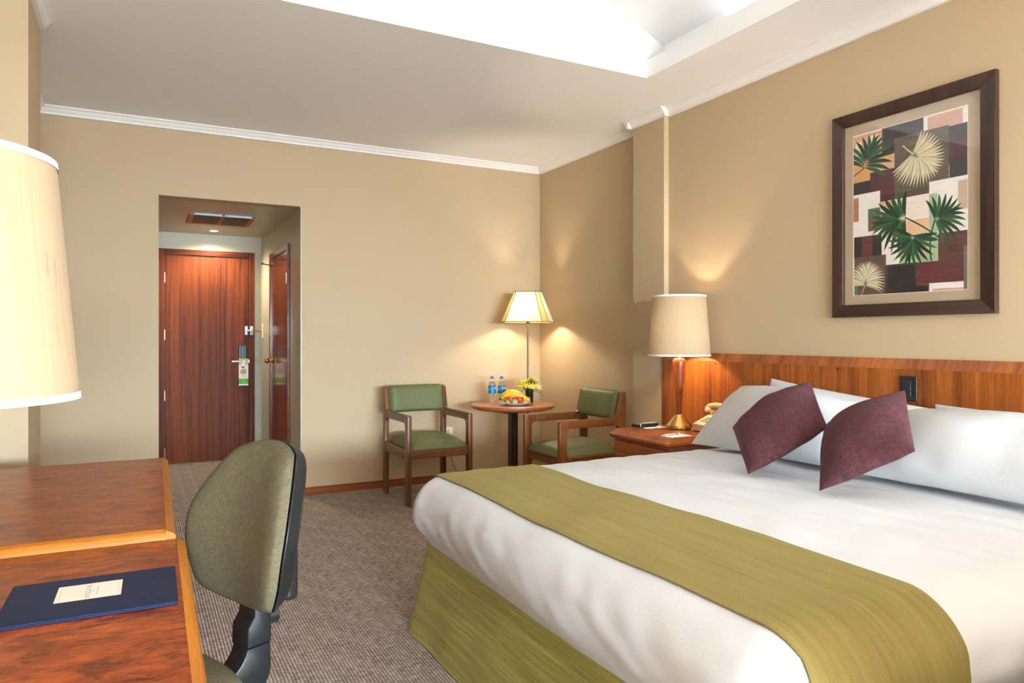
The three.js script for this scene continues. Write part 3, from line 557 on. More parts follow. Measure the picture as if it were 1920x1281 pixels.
{ // telephone, front towards the foot of the bed
  const o = thing('telephone', 'beige push button telephone on the nightstand', 'telephone', [3.075, 0.68, -3.25], -Math.PI / 2);
  const w = 0.13;
  const prof = [[0.095, 0.006], [0.095, 0.045], [-0.03, 0.092], [-0.06, 0.098], [-0.09, 0.09], [-0.095, 0.006]];   // (z, y)
  part('body', poly(prof, w, { bevel: 0.006 }).rotateY(-Math.PI / 2).translate(w / 2, 0, 0), M.beige, o);
  part('foot_plate', box(w - 0.012, 0.008, 0.17, 0, 0.004, 0, 0.002), M.black, o);
  const tilt = Math.atan2(0.047, 0.125), at = (x, z, h) => { const t = (0.095 - z) / 0.125; return [x, 0.045 + 0.047 * t + h, z]; };
  const plate = part('face_plate', box(w - 0.03, 0.002, 0.10, ...at(0, 0.034, 0.0015), 0.0008, 'x').applyMatrix4(new THREE.Matrix4()), M.beigeLight, o);
  plate.geometry = box(w - 0.03, 0.003, 0.105, 0, 0, 0, 0.001).rotateX(tilt).translate(...at(0, 0.034, 0.0008));
  const pad = part('keypad', box(0.06, 0.003, 0.068, 0, 0, 0, 0.001).rotateX(tilt).translate(...at(0, 0.034, 0.0022)), M.keyDark, o);
  for (let i = 0; i < 3; i++) for (let j = 0; j < 4; j++) part('key', box(0.013, 0.006, 0.011, 0, 0, 0, 0.002).rotateX(tilt).translate(...at((i - 1) * 0.0185, 0.034 + (j - 1.5) * 0.0165, 0.005)), M.keyTop, pad);
  for (const s of [-1, 1]) part('cradle', box(0.018, 0.03, 0.05, s * 0.035, 0.105, -0.055, 0.006), M.beige, o);
  const hs = part('handset', merge([tube([[-0.1, 0.118, -0.06], [-0.085, 0.138, -0.06], [-0.04, 0.15, -0.06], [0, 0.152, -0.06], [0.04, 0.15, -0.06], [0.085, 0.138, -0.06], [0.1, 0.118, -0.06]], 0.016, 40, 12), ...[-1, 1].map(s => lathe([[0, -0.012], [0.024, -0.012], [0.028, 0], [0.024, 0.018], [0.012, 0.026], [0, 0.026]], 24).translate(s * 0.084, 0.115, -0.06))]), M.beige, o);
  const coil = []; for (let k = 0; k <= 120; k++) { const t = k / 120, a = t * Math.PI * 2 * 15; coil.push([-0.075 - 0.012 * Math.sin(t * 3) + 0.007 * Math.cos(a), 0.009 + 0.007 * Math.sin(a), 0.085 - 0.12 * t]); }
  part('cord', tube(coil, 0.0025, 360, 5), M.beigeLight, o);
}
{ // remote control, cards, pad, pen
  const o = thing('remote_control', 'black and grey remote control lying on the nightstand', 'remote', [2.83, 0.685, -3.575], 0.04);
  part('body', box(0.19, 0.02, 0.046, 0, 0.012, 0, 0.008, 'x'), M.black, o); part('band', box(0.02, 0.0215, 0.047, -0.055, 0.012, 0, 0.008), M.alu, o);
  for (let i = 0; i < 6; i++) for (let j = 0; j < 3; j++) part('button', box(0.01, 0.004, 0.008, -0.02 + i * 0.019, 0.0225, (j - 1) * 0.013, 0.0015), M.alu, o);
  const c = thing('printed_card', 'pale printed card under the remote control', 'card', [2.87, 0.6805, -3.55], -0.1);
  part('sheet', box(0.15, 0.0022, 0.09, 0, 0.0015, 0.0, 0.0008), M.paper, c); part('print', box(0.11, 0.0006, 0.05, 0, 0.0029, 0, 0), std({ color: rgb(196, 190, 186) }), c);
  const p = thing('note_pad', 'white note pad on the nightstand corner by the bed', 'note pad', [2.735, 0.6805, -3.175], 0.02);
  part('sheet', box(0.15, 0.004, 0.10, 0, 0.002, 0, 0.001), M.paper, p);
  const q = thing('pen', 'white pen lying on the note pad', 'pen', [2.735, 0.685, -3.2], 0.06);
  part('barrel', rod([-0.065, 0.0045, 0], [0.05, 0.0045, 0], 0.0045), M.paper, q); part('grip', rod([0.02, 0.0046, 0], [0.035, 0.0046, 0], 0.0048), std({ color: rgb(120, 170, 220) }), q); part('tip', new THREE.ConeGeometry(0.0042, 0.014, 12).rotateZ(-Math.PI / 2).translate(0.057, 0.0045, 0), M.steel, q);
}

// ---------------------------------------------------------------- picture
{
  const o = thing('framed_picture', 'dark framed palm leaf collage print hanging above the headboard', 'picture', [XR, 1.35, -2.1]);
  const W = 0.795, Hh = 1.03, f = 0.062, hw = W / 2;
  // local: frame in the z-y plane, facing -x
  const bar = (len, pts) => poly(pts, f, {});
  const mitre = (a, b, c, d) => poly([a, b, c, d], 0.032, { bevel: 0.003, grain: Math.abs(b[0] - a[0]) > Math.abs(b[1] - a[1]) ? 'x' : 'y' }).rotateY(-Math.PI / 2);   // (p, y) -> z = p
  part('frame_side', mitre([-hw, 0], [-hw + f, f], [-hw + f, Hh - f], [-hw, Hh]), M.darkWood, o);
  part('frame_side', mitre([hw, 0], [hw, Hh], [hw - f, Hh - f], [hw - f, f]), M.darkWood, o);
  part('frame_side', mitre([-hw, 0], [hw, 0], [hw - f, f], [-hw + f, f]), M.darkWood, o);
  part('frame_side', mitre([-hw, Hh], [-hw + f, Hh - f], [hw - f, Hh - f], [hw, Hh]), M.darkWood, o);
  part('mat_board', span(-0.012, -0.004, f - 0.01, Hh - f + 0.01, -hw + f - 0.01, hw - f + 0.01), M.mat, o);
  part('glass_pane', span(-0.020, -0.0185, f - 0.004, Hh - f + 0.004, -hw + f - 0.004, hw - f + 0.004), M.glass, o);
  const cw = 714, ch = 1024, c = document.createElement('canvas'); c.width = cw; c.height = ch; const g = c.getContext('2d');
  const A = (x, y) => { const t0 = 235 - 0.283 * (x - 28), t1 = 1262 - 0.057 * (x - 55); return [(x - 40) / 742 * cw, (y - t0) / (t1 - t0) * ch]; };
  const R = (x0, y0, x1, y1, col) => { const a = A(x0, y0), b = A(x1, y1); g.fillStyle = col; g.fillRect(a[0], a[1], b[0] - a[0], b[1] - a[1]); };
  g.fillStyle = '#e8dfd8'; g.fillRect(0, 0, cw, ch);
  R(28, 245, 250, 530, '#d8a27c'); R(60, 275, 100, 425, '#e8dcd0'); R(150, 230, 225, 300, '#ead9cc'); R(250, 275, 330, 430, '#dba87e'); R(30, 430, 165, 530, '#d99f63');
  R(248, 175, 520, 285, '#2c2a31'); R(520, 95, 780, 190, '#eee9e6'); R(545, 100, 752, 140, '#cfa896'); R(660, 165, 780, 268, '#37343b'); R(672, 268, 790, 385, '#54323a'); R(675, 380, 790, 478, '#38363d');
  R(165, 465, 412, 650, '#55262f'); R(30, 540, 165, 612, '#2a282e'); R(412, 555, 555, 622, '#33313a'); R(332, 240, 672, 565, '#5e5246');
  for (let k = 0; k < 60; k++) { const x = 335 + rnd() * 300, y = 250 + rnd() * 290, q = A(x, y); g.fillStyle = ['rgba(120,140,115,.35)', 'rgba(70,60,55,.35)', 'rgba(128,104,86,.3)'][k % 3]; g.fillRect(q[0], q[1], Math.min(40 + rnd() * 60, A(672, y)[0] - q[0]), 6 + rnd() * 9); }
  R(40, 615, 235, 885, '#efe8e4'); R(40, 635, 82, 780, '#b5785a'); R(150, 700, 235, 832, '#6d5a44'); R(150, 700, 235, 745, '#4f7259');
  R(555, 520, 800, 850, '#f0ebe8'); R(725, 515, 800, 690, '#cdb2a0'); R(238, 650, 600, 1060, '#eee0d6'); R(240, 650, 330, 690, '#dfb084'); R(555, 600, 605, 1030, '#a9c09a'); R(365, 780, 555, 1010, '#e4bb96'); R(372, 1000, 605, 1050, '#a3bb90'); R(250, 890, 365, 1055, '#f0e6dc');
  R(48, 885, 105, 1018, '#28262c'); R(105, 878, 180, 1005, '#632d35'); R(180, 868, 245, 995, '#28262d'); R(50, 1015, 275, 1262, '#634b40'); R(52, 1185, 75, 1262, '#5c7a5c'); R(275, 1060, 478, 1262, '#232126'); R(475, 1180, 555, 1250, '#232126');
  R(475, 1045, 760, 1180, '#5f2c34'); R(608, 855, 800, 1045, '#5a3636'); R(555, 1178, 760, 1240, '#efe8e6'); R(575, 1215, 755, 1245, '#cda693'); R(757, 935, 800, 1225, '#746a60');
  g.strokeStyle = '#b59a86'; g.lineWidth = 2; g.setLineDash([9, 7]);
  for (const q of [[[252, 185], [256, 285], [330, 270], [332, 245], [518, 195], [518, 100]], [[282, 1065], [470, 1050], [472, 1180], [550, 1186], [550, 1240]], [[284, 1070], [288, 1245]]]) { g.beginPath(); q.forEach((p, i) => { const a = A(...p); i ? g.lineTo(...a) : g.moveTo(...a); }); g.stroke(); }
  g.setLineDash([]);
  // brush texture
  for (let k = 0; k < 2600; k++) { g.fillStyle = k % 2 ? 'rgba(255,245,235,.05)' : 'rgba(40,20,15,.05)'; g.fillRect(rnd() * cw, rnd() * ch, 20 + rnd() * 70, 1 + rnd() * 3); }
  // palm leaf: fan of leaflets on both sides of a bent midrib
  function frond(bx, by, tx, ty, n, len, spread, cols, wid) {
    const b = A(bx, by), t = A(tx, ty), ang = Math.atan2(t[1] - b[1], t[0] - b[0]), L = Math.hypot(t[0] - b[0], t[1] - b[1]);
    for (let k = 0; k < n; k++) {
      const q = k / (n - 1) * 2 - 1, side = Math.sign(q) || 1, s = 1 - Math.abs(q), root = [b[0] + Math.cos(ang) * L * 0.5 * s, b[1] + Math.sin(ang) * L * 0.5 * s];
      const a = ang + q * spread, l = len * (0.72 + 0.28 * Math.sin(Math.PI * (0.25 + s * 0.6))), end = [root[0] + Math.cos(a) * l, root[1] + Math.sin(a) * l + 0.10 * l];
      const mx = root[0] + Math.cos(a - side * 0.22) * l * 0.55, my = root[1] + Math.sin(a - side * 0.22) * l * 0.55, px = -Math.sin(a) * wid, py = Math.cos(a) * wid;
      g.fillStyle = cols[k % cols.length]; g.beginPath(); g.moveTo(...root); g.quadraticCurveTo(mx + px, my + py, ...end); g.quadraticCurveTo(mx - px, my - py, ...root); g.fill();
    }
  }
  const stem = (p, col, w) => { g.strokeStyle = col; g.lineWidth = w; g.lineCap = 'round'; g.beginPath(); const a = p.map(q => A(...q)); g.moveTo(...a[0]); a.length > 2 ? g.quadraticCurveTo(...a[1], ...a[2]) : g.lineTo(...a[1]); g.stroke(); };
  const G = ['#16402c', '#1f5236', '#2c6236', '#12352a'], I = ['#d8cfae', '#cfc4a0', '#e2dbc2', '#b9ad88'];
  stem([[40, 495], [80, 465], [122, 432]], '#1c4a30', 7); frond(122, 432, 190, 285, 15, 185, 1.55, G, 25);
  stem([[390, 285], [420, 315], [455, 338]], '#d2c9aa', 8); frond(450, 335, 545, 400, 34, 170, 1.9, I, 15);
  stem([[100, 1262], [115, 1220], [128, 1195]], '#b9ad90', 6); frond(128, 1195, 150, 1090, 28, 140, 1.7, I, 13);
  stem([[405, 752], [560, 820], [710, 970]], '#2a4a34', 8); frond(405, 752, 290, 770, 16, 200, 1.6, G, 26);
  stem([[568, 1028], [545, 900], [590, 768]], '#25503a', 9); frond(590, 768, 650, 735, 15, 165, 1.6, G, 20);
  stem([[600, 890], [540, 870], [450, 868]], '#2a4a34', 7); frond(455, 868, 440, 935, 16, 160, 1.9, G, 22);
  g.strokeStyle = '#efe9e2'; g.lineWidth = 5; g.strokeRect(1, 1, cw - 2, ch - 2);
  const t = new THREE.CanvasTexture(c); t.colorSpace = THREE.SRGBColorSpace;
  const art = new THREE.PlaneGeometry(0.565, 0.81).rotateY(-Math.PI / 2).translate(-0.0128, 0.107 + 0.405, -0.006);
  part('print', art, std({ map: t, roughness: 0.5 }), o);
}

// ---------------------------------------------------------------- armchairs
function armchair(label, pos, turn) {                     // local: faces +z, origin at the middle of the floor print
  const o = thing('armchair', label, 'armchair', pos, turn, 'green armchairs with wooden frames');
  const hw = 0.265, th = 0.034, zf = 0.28, zb = -0.285, lw = 0.062, r = 0.035, y1 = 0.345, y2 = 0.412, y3 = 0.612, y4 = 0.668;
  for (const s of [-1, 1]) {
    const place = g => g.rotateY(-Math.PI / 2).translate(s > 0 ? hw : -hw + th, 0, 0);   // (a, y) -> z = a, thickness towards -x
    const sh = f => { const q = new THREE.Shape(); f(q); return q; };
    const front = sh(q => {
      const a = zf, b = zf - lw; q.moveTo(a, 0); q.lineTo(a, y4 - 0.012); q.quadraticCurveTo(a, y4, a - 0.012, y4); q.lineTo(b - r, y4); q.lineTo(b - r, y3); q.quadraticCurveTo(b, y3, b, y3 - r);
      q.lineTo(b, y2 + r); q.quadraticCurveTo(b, y2, b - r, y2); q.lineTo(b - r, y1); q.quadraticCurveTo(b, y1, b, y1 - r); q.lineTo(b, 0);
    });
    const back = sh(q => {
      const a = zb, b = zb + lw; q.moveTo(a, 0); q.lineTo(b, 0); q.lineTo(b, y1 - r); q.quadraticCurveTo(b, y1, b + r, y1); q.lineTo(b + r, y2); q.quadraticCurveTo(b, y2, b, y2 + r); q.lineTo(b, y3 - r); q.quadraticCurveTo(b, y3, b + r, y3);
      q.lineTo(b + r + 0.02, y3); q.lineTo(b + r + 0.02, y4); q.quadraticCurveTo(b + r - 0.006, y4, b + r - 0.012, y4 + 0.025); q.lineTo(zb + 0.052, 0.838); q.quadraticCurveTo(zb + 0.046, 0.852, zb + 0.036, 0.852); q.lineTo(zb + 0.012, 0.852); q.quadraticCurveTo(zb, 0.852, zb, 0.84);
    });
    part('leg', place(poly(front, th, { bevel: 0.005 })), M.chairWood, o);
    const bl = part('leg', place(poly(back, th, { bevel: 0.005 })), M.chairWood, o);
    const x = s > 0 ? hw - th / 2 : -hw + th / 2;
    part('armrest', span(x - th / 2, x + th / 2, y3, y4, zb + lw + r + 0.02, zf - lw - r, 0.005, 'z'), M.chairWood, o);
    part('side_rail', span(x - th / 2, x + th / 2, y1, y2, zb + lw + r, zf - lw - r, 0.005, 'z'), M.chairWood, o);
    for (const [yy, zz] of [[0.79, zb + 0.028], [0.69, zb + 0.045]]) part('bolt', new THREE.CylinderGeometry(0.006, 0.006, 0.004, 14).rotateZ(Math.PI / 2).translate(s * (hw + 0.0005), yy, zz), M.black, bl);
  }
  part('front_rail', span(-hw + th, hw - th, y1, y2, zf - 0.045, zf - 0.018, 0.003, 'x'), M.chairWood, o);
  part('back_rail', span(-hw + th, hw - th, y1, y2, zb + 0.015, zb + 0.042, 0.003, 'x'), M.chairWood, o);
  const W = hw - th - 0.003, D0 = zb + 0.05, D1 = zf - 0.012;
  const top = grid(28, 28, (u, v) => { const a = u * 2 - 1, b = v * 2 - 1, e = Math.pow(Math.max(0, (1 - a ** 4) * (1 - b ** 4)), 0.5); return [a * W, 0.413 + 0.028 * Math.pow(Math.max(0, (1 - a ** 10) * (1 - b ** 10)), 0.5) + 0.05 * e * (1 - 0.25 * b), D1 - (D1 - D0) * (1 - v), u * 2 * W, v * 0.5]; });
  top.index.array.reverse(); top.computeVertexNormals();
  part('seat_cushion', mergeGeometries([top, grid(1, 1, (u, v) => [(u * 2 - 1) * W, 0.4125, D0 + v * (D1 - D0)])]), M.green, o);
  // back pad, leaning with the posts
  const yb0 = 0.648, yb1 = 0.862, cz = y => zb + 0.085 - (y - 0.66) * 0.20;
  const pad = side => grid(30, 18, (u, v) => {
    if (side < 0) u = 1 - u; const a = u * 2 - 1, b = v * 2 - 1, y = yb0 + (yb1 - yb0) * v, e = Math.pow(Math.max(0, (1 - a ** 8) * (1 - b ** 8)), 0.5);
    return [a * W, y, cz(y) - 0.018 * (1 - a * a) + side * 0.026 * e + (side > 0 ? 0.012 * e : 0), u * 0.46, v * 0.22];
  });
  part('back_cushion', mergeGeometries([pad(1), pad(-1)]), M.green, o);
  return o;
}
armchair('green armchair left of the round table, facing the room', [2.012, 0, -5.255], 0.02);
armchair('green armchair right of the round table, beside the nightstand', [2.852, 0, -4.445], -Math.PI / 2);

// ---------------------------------------------------------------- round table and what is on it
const TB = { x: 2.718, z: -5.145, y: 0.705 };
{
  const o = thing('round_table', 'small round wooden pedestal table in the corner', 'table', [TB.x, 0, TB.z]);
  let g = lathe([[0, 0.662], [0.30, 0.662], [0.325, 0.668], [0.341, 0.68], [0.345, 0.69], [0.340, 0.699], [0.325, 0.705], [0.15, 0.705], [0, 0.705]], 72); g = toCreasedNormals(puv(g, 'x', false), 0.9);
  part('tabletop', g, M.tableWood, o);
  part('post', box(0.062, 0.63, 0.062, 0, 0.345, 0, 0.004), M.darkWood, o);
  part('bracket', box(0.3, 0.02, 0.3, 0, 0.653, 0, 0.004), M.darkWood, o);
  for (const a of [0, Math.PI / 2]) { const f = part('foot', box(0.5, 0.035, 0.06, 0, 0.02, 0, 0.008, 'x').rotateY(a + Math.PI / 4), M.darkWood, o); }
}
function bottle(label, x, z, turn) {
  const o = thing('water_bottle', label, 'bottle', [x, TB.y, z], turn, 'water bottles on the round table');
  const prof = [[0, 0.001], [0.026, 0.001], [0.031, 0.006], [0.0305, 0.02], [0.0315, 0.04], [0.031, 0.06], [0.0315, 0.08], [0.0315, 0.13], [0.030, 0.145], [0.024, 0.165], [0.016, 0.182], [0.0125, 0.19], [0.0125, 0.197]];
  part('bottle_body', lathe(prof, 32), M.glass, o);
  part('water', lathe([[0, 0.004], [0.024, 0.004], [0.0285, 0.009], [0.0285, 0.14], [0.024, 0.158], [0.019, 0.17], [0, 0.17]], 32), M.water, o);
  const c = document.createElement('canvas'); c.width = 256; c.height = 96; const g = c.getContext('2d');
  g.fillStyle = '#0c6fae'; g.fillRect(0, 0, 256, 96); g.fillStyle = '#1b8fc4'; g.beginPath(); g.moveTo(60, 0); g.quadraticCurveTo(150, 30, 120, 96); g.lineTo(180, 96); g.quadraticCurveTo(200, 30, 130, 0); g.fill(); g.fillStyle = '#e8d236'; g.fillRect(172, 12, 18, 32); g.fillStyle = '#cfe6f2'; g.fillRect(70, 40, 60, 6); g.fillRect(70, 52, 44, 4);
  const t = new THREE.CanvasTexture(c); t.colorSpace = THREE.SRGBColorSpace;
  part('label', grid(40, 1, (u, v) => [0.0322 * Math.sin(u * 6.2832), 0.072 + 0.064 * v, 0.0322 * Math.cos(u * 6.2832), u, v]), std({ map: t, roughness: 0.4 }), o);
  part('cap', lathe([[0, 0.214], [0.0135, 0.214], [0.0145, 0.211], [0.0145, 0.193], [0.012, 0.193]].reverse(), 28), M.cap, o);
}
bottle('water bottle with blue label on the round table, left one', 2.642, -5.375, 2.3);
bottle('water bottle with blue label on the round table, right one behind the fruit plate', 2.712, -5.335, 2.1);
{
  const px = 2.672, pz = -5.02, py = TB.y;
  const p = thing('plate', 'white china plate holding fruit on the round table', 'plate', [px, py, pz]);
  part('dish', lathe([[0, 0.001], [0.07, 0.001], [0.075, 0.004], [0.1, 0.013], [0.126, 0.021], [0.127, 0.023], [0.124, 0.0235], [0.098, 0.017], [0.072, 0.009], [0, 0.008]], 56), M.plate, p);
  const b = thing('banana_bunch', 'bunch of yellow bananas on the fruit plate', 'bananas', [px + 0.014, py + 0.02, pz - 0.052], -0.48);
  const yel = phy({ color: rgb(238, 196, 40), roughness: 0.45 }), tip = std({ color: rgb(70, 52, 26), roughness: 0.8 });
  for (const [dz, dy, bend, dx] of [[0.0, 0.02, 0.05, 0], [-0.034, 0.024, 0.052, -0.008], [0.03, 0.013, 0.026, 0.035]]) {
    const g = grid(14, 30, (u, v) => {
      const a = u * Math.PI * 2, t = v * 2 - 1, r = 0.019 * Math.pow(Math.max(0, 1 - Math.abs(t) ** 5), 0.5) * (1 - 0.15 * t) + 0.003, rr = r * (1 + 0.06 * Math.cos(a * 5));
      const cx = t * 0.098, cy = bend * (1 - t * t);
      const nx = -2 * bend * t / 0.098; const l = Math.hypot(1, nx);
      return [cx + dx + rr * Math.cos(a) * nx / -l * -1 * -1, cy + dy + rr * Math.cos(a) / l, dz + rr * Math.sin(a)];
    });
    const m = part('banana', g, yel, b);
    part('stem_end', rod([-0.098 + dx, dy, dz], [-0.112 + dx, dy - 0.004, dz], 0.005, 8), tip, m); part('blossom_end', new THREE.SphereGeometry(0.0055, 10, 8).translate(0.099 + dx, dy, dz), tip, m);
  }
  const appleTex = tex(128, 64, (u, v) => ramp([[196, 44, 30], [216, 66, 44], [226, 104, 66], [232, 160, 96]], 0.42 + 0.7 * (fbm(u, v, 16, 2, 3, 3) - 0.5) + 0.25 * (vnoise(u * 64, v * 10, 64, 10, 3) - 0.5)));
  const appleMat = phy({ map: appleTex, roughness: 0.28, clearcoat: 0.3 });
  const ag = lathe([[0.001, 0.006], [0.012, 0.001], [0.022, 0.003], [0.03, 0.018], [0.034, 0.036], [0.031, 0.052], [0.021, 0.06], [0.01, 0.059], [0.001, 0.052]], 36);
  for (const [x, z, lab] of [[px + 0.01, pz + 0.045, 'red apple at the front of the fruit plate between kiwi and bananas'], [px - 0.06, pz + 0.022, 'red apple behind the kiwi halves on the fruit plate']]) { const o = thing('apple', lab, 'apple', [x + 0.006, py + 0.0125, z], rnd() * 6, 'apples on the plate'); part('flesh', ag, appleMat, o); part('stem', rod([0, 0.05, 0], [0.004, 0.066, 0.002], 0.0015, 6), tip, o); }
  const c = document.createElement('canvas'); c.width = c.height = 128; const g = c.getContext('2d'); g.fillStyle = '#7d9a35'; g.fillRect(0, 0, 128, 128); g.fillStyle = '#9ab24c'; g.beginPath(); g.arc(64, 64, 50, 0, 7); g.fill(); for (let k = 0; k < 34; k++) { const a = k / 34 * 6.283; g.fillStyle = '#2c2a18'; g.beginPath(); g.arc(64 + 29 * Math.cos(a), 64 + 29 * Math.sin(a), 2.6, 0, 7); g.fill(); } g.fillStyle = '#ece8c0'; g.beginPath(); g.ellipse(64, 64, 17, 15, 0, 0, 7); g.fill();
  const kt = new THREE.CanvasTexture(c); kt.colorSpace = THREE.SRGBColorSpace; const skin = std({ color: rgb(96, 74, 40), roughness: 0.95 }), cut = phy({ map: kt, roughness: 0.3 });
  for (const [x, z, a, lean, lab] of [[px - 0.038, pz + 0.072, -0.32, 0.25, 'kiwi half facing forward beside the red apple'], [px - 0.088, pz + 0.048, -0.15, 0.75, 'kiwi half tilted upward at the left of the plate']]) {
    const o = thing('kiwi_half', lab, 'kiwi', [x, py + 0.034, z], a, 'kiwi halves on the plate');
    const hemi = new THREE.SphereGeometry(0.0225, 24, 12, 0, Math.PI * 2, 0, Math.PI / 2).rotateX(-Math.PI / 2).rotateX(-lean);
    part('skin', hemi, skin, o); part('cut_face', new THREE.CircleGeometry(0.0223, 28).translate(0, 0, 0.0004).rotateX(-lean), cut, o);
  }
}
{ // flowers
  const o = thing('flower_vase', 'dark glass vase of yellow flowers on the round table', 'flowers', [2.905, TB.y, -5.205]);
  part('vase', lathe([[0, 0.002], [0.03, 0.002], [0.032, 0.008], [0.034, 0.1], [0.0325, 0.1], [0.0305, 0.012], [0, 0.008]], 32), M.vase, o);
  const blade = (L, w, a, el, droop, base, mat, parent, name) => {
    const g = grid(4, 10, (u, v) => {
      const s = u * 2 - 1, ww = w * Math.sin(Math.PI * Math.pow(v, 0.75)) * s, rr = L * v * Math.cos(el), yy = L * v * Math.sin(el) - droop * v * v + 0.25 * w * Math.abs(s);
      return [base[0] + Math.sin(a) * rr + Math.cos(a) * ww, base[1] + yy, base[2] + Math.cos(a) * rr - Math.sin(a) * ww];
    });
    return part(name, g, mat, parent);
  };
  for (let k = 0; k < 30; k++) { const a = k * 2.4, el = 0.05 + 1.25 * rnd(); blade(0.085 + 0.05 * rnd(), 0.010 + 0.006 * rnd(), a, el, 0.02 + 0.05 * rnd(), [0.012 * Math.sin(a), 0.085 + 0.04 * rnd(), 0.012 * Math.cos(a)], k % 2 ? M.leaf : M.leafDark, o, 'leaf'); }
  for (const a of [0.3, 2.1, 4.4]) blade(0.13, 0.008, a, 1.35, 0.01, [0, 0.09, 0], M.leaf, o, 'leaf');
  const spots = []; for (let k = 0; k < 19; k++) { const a = k * 2.39996 + 0.4, e = 0.15 + 0.95 * ((k * 0.618) % 1); spots.push([a, e]); }
  for (const [a, e] of spots) {
    const R = 0.092, c = [Math.sin(a) * Math.cos(e) * R, 0.115 + Math.sin(e) * R * 0.75, Math.cos(a) * Math.cos(e) * R];
    part('flower_stem', tube([[0, 0.05, 0], [c[0] * 0.4, 0.1, c[2] * 0.4], c], 0.0016, 8, 5), M.leaf, o);
    const gs = [], dir = V(c[0], c[1] - 0.09, c[2]).normalize(), q = new THREE.Quaternion().setFromUnitVectors(V(0, 1, 0), dir);
    for (let j = 0; j < 6; j++) gs.push(grid(4, 6, (u, v) => { const s = u * 2 - 1, w = 0.0095 * Math.sin(Math.PI * Math.pow(v, 0.7)) * s, r = 0.036 * v; return [w, 0.018 * v + 0.012 * v * v - 0.003 * s * s, r * (0.55 + 0.45 * v)]; }).rotateY(j * Math.PI / 3));
    const g = mergeGeometries(gs); g.applyQuaternion(q); g.translate(...c);
    const f = part('flower', g, rnd() > 0.45 ? M.petal : M.petalPale, o);
  }
}
{ // floor lamp
  const o = thing('floor_lamp', 'slim floor lamp with panelled cream shade in the corner', 'lamp', [2.985, 0, -5.375], -0.74);
  part('base', lathe([[0, 0], [0.13, 0], [0.132, 0.012], [0.12, 0.022], [0.03, 0.032], [0.012, 0.045], [0, 0.045]], 40), M.bronze, o);
  part('pole', rod([0, 0.03, 0], [0, 1.45, 0], 0.0085, 14), M.bronze, o);
  part('switch_housing', lathe([[0, 1.365], [0.012, 1.365], [0.018, 1.375], [0.018, 1.4], [0.012, 1.42], [0, 1.42]], 20), M.brass, o);
  part('bulb', new THREE.SphereGeometry(0.034, 20, 14).translate(0, 1.485, 0), M.bulb, o);
  const y0 = 1.378, y1 = 1.638, oct = (w, d, c) => [[-w + c, d], [w - c, d], [w, d - c], [w, -d + c], [w - c, -d], [-w + c, -d], [-w, -d + c], [-w, d - c]];
  const A = oct(0.205, 0.165, 0.045), B = oct(0.108, 0.085, 0.024);
  const sh = part('shade', grid(1, 4, (u, v) => { const a = A[0], b = A[1], c = B[0], d = B[1]; const x = (a[0] + (b[0] - a[0]) * u) * (1 - v) + (c[0] + (d[0] - c[0]) * u) * v, z = a[1] * (1 - v) + c[1] * v; return [x, y0 + (y1 - y0) * v, z, x, v * 0.27]; }), M.creamShade, o);
  for (let k = 1; k < 8; k++) part('shade_panel', grid(1, 4, (u, v) => { const a = A[k], b = A[(k + 1) % 8], c = B[k], d = B[(k + 1) % 8]; return [(a[0] + (b[0] - a[0]) * u) * (1 - v) + (c[0] + (d[0] - c[0]) * u) * v, y0 + (y1 - y0) * v, (a[1] + (b[1] - a[1]) * u) * (1 - v) + (c[1] + (d[1] - c[1]) * u) * v, u, v]; }), k % 2 ? M.goldShade : M.creamShade, sh);
  for (let k = 0; k < 8; k++) { const a = A[k], b = A[(k + 1) % 8], c = B[k], d = B[(k + 1) % 8]; part('seam', rod([a[0], y0, a[1]], [c[0], y1, c[1]], 0.0028, 6), M.goldTrim, sh); part('rim', rod([a[0], y0, a[1]], [b[0], y0, b[1]], 0.0042, 6), M.goldTrim, sh); part('rim', rod([c[0], y1, c[1]], [d[0], y1, d[1]], 0.0036, 6), M.goldTrim, sh); }
  part('shade_holder', merge([rod([-0.2, y0 + 0.004, 0], [0.2, y0 + 0.004, 0], 0.002, 6), rod([0, y0 + 0.004, -0.16], [0, y0 + 0.004, 0.16], 0.002, 6)]), M.brass, sh);
  const l = new THREE.PointLight(WARM, 1.15, 0, 2); l.position.set(0, 1.485, 0); l.shadow.radius = 1.6; o.add(l);
}
{
  const o = thing('wall_outlet', 'cream wall outlet with plug behind the left armchair', 'outlet', [2.395, 0.433, ZB]);
  part('cover_plate', span(-0.04, 0.04, -0.035, 0.035, 0, 0.008, 0.003), M.beigeLight, o);
  const pl = part('plug', span(-0.016, 0.016, -0.014, 0.014, 0.008, 0.04, 0.004), M.white, o);
  part('cord', tube([[0, -0.012, 0.03], [0.0, -0.1, 0.045], [0.02, -0.25, 0.03], [0.1, -0.4, 0.03], [0.3, -0.42, 0.05], [0.5, -0.425, 0.15]], 0.003, 40, 6), M.brass, pl);
}

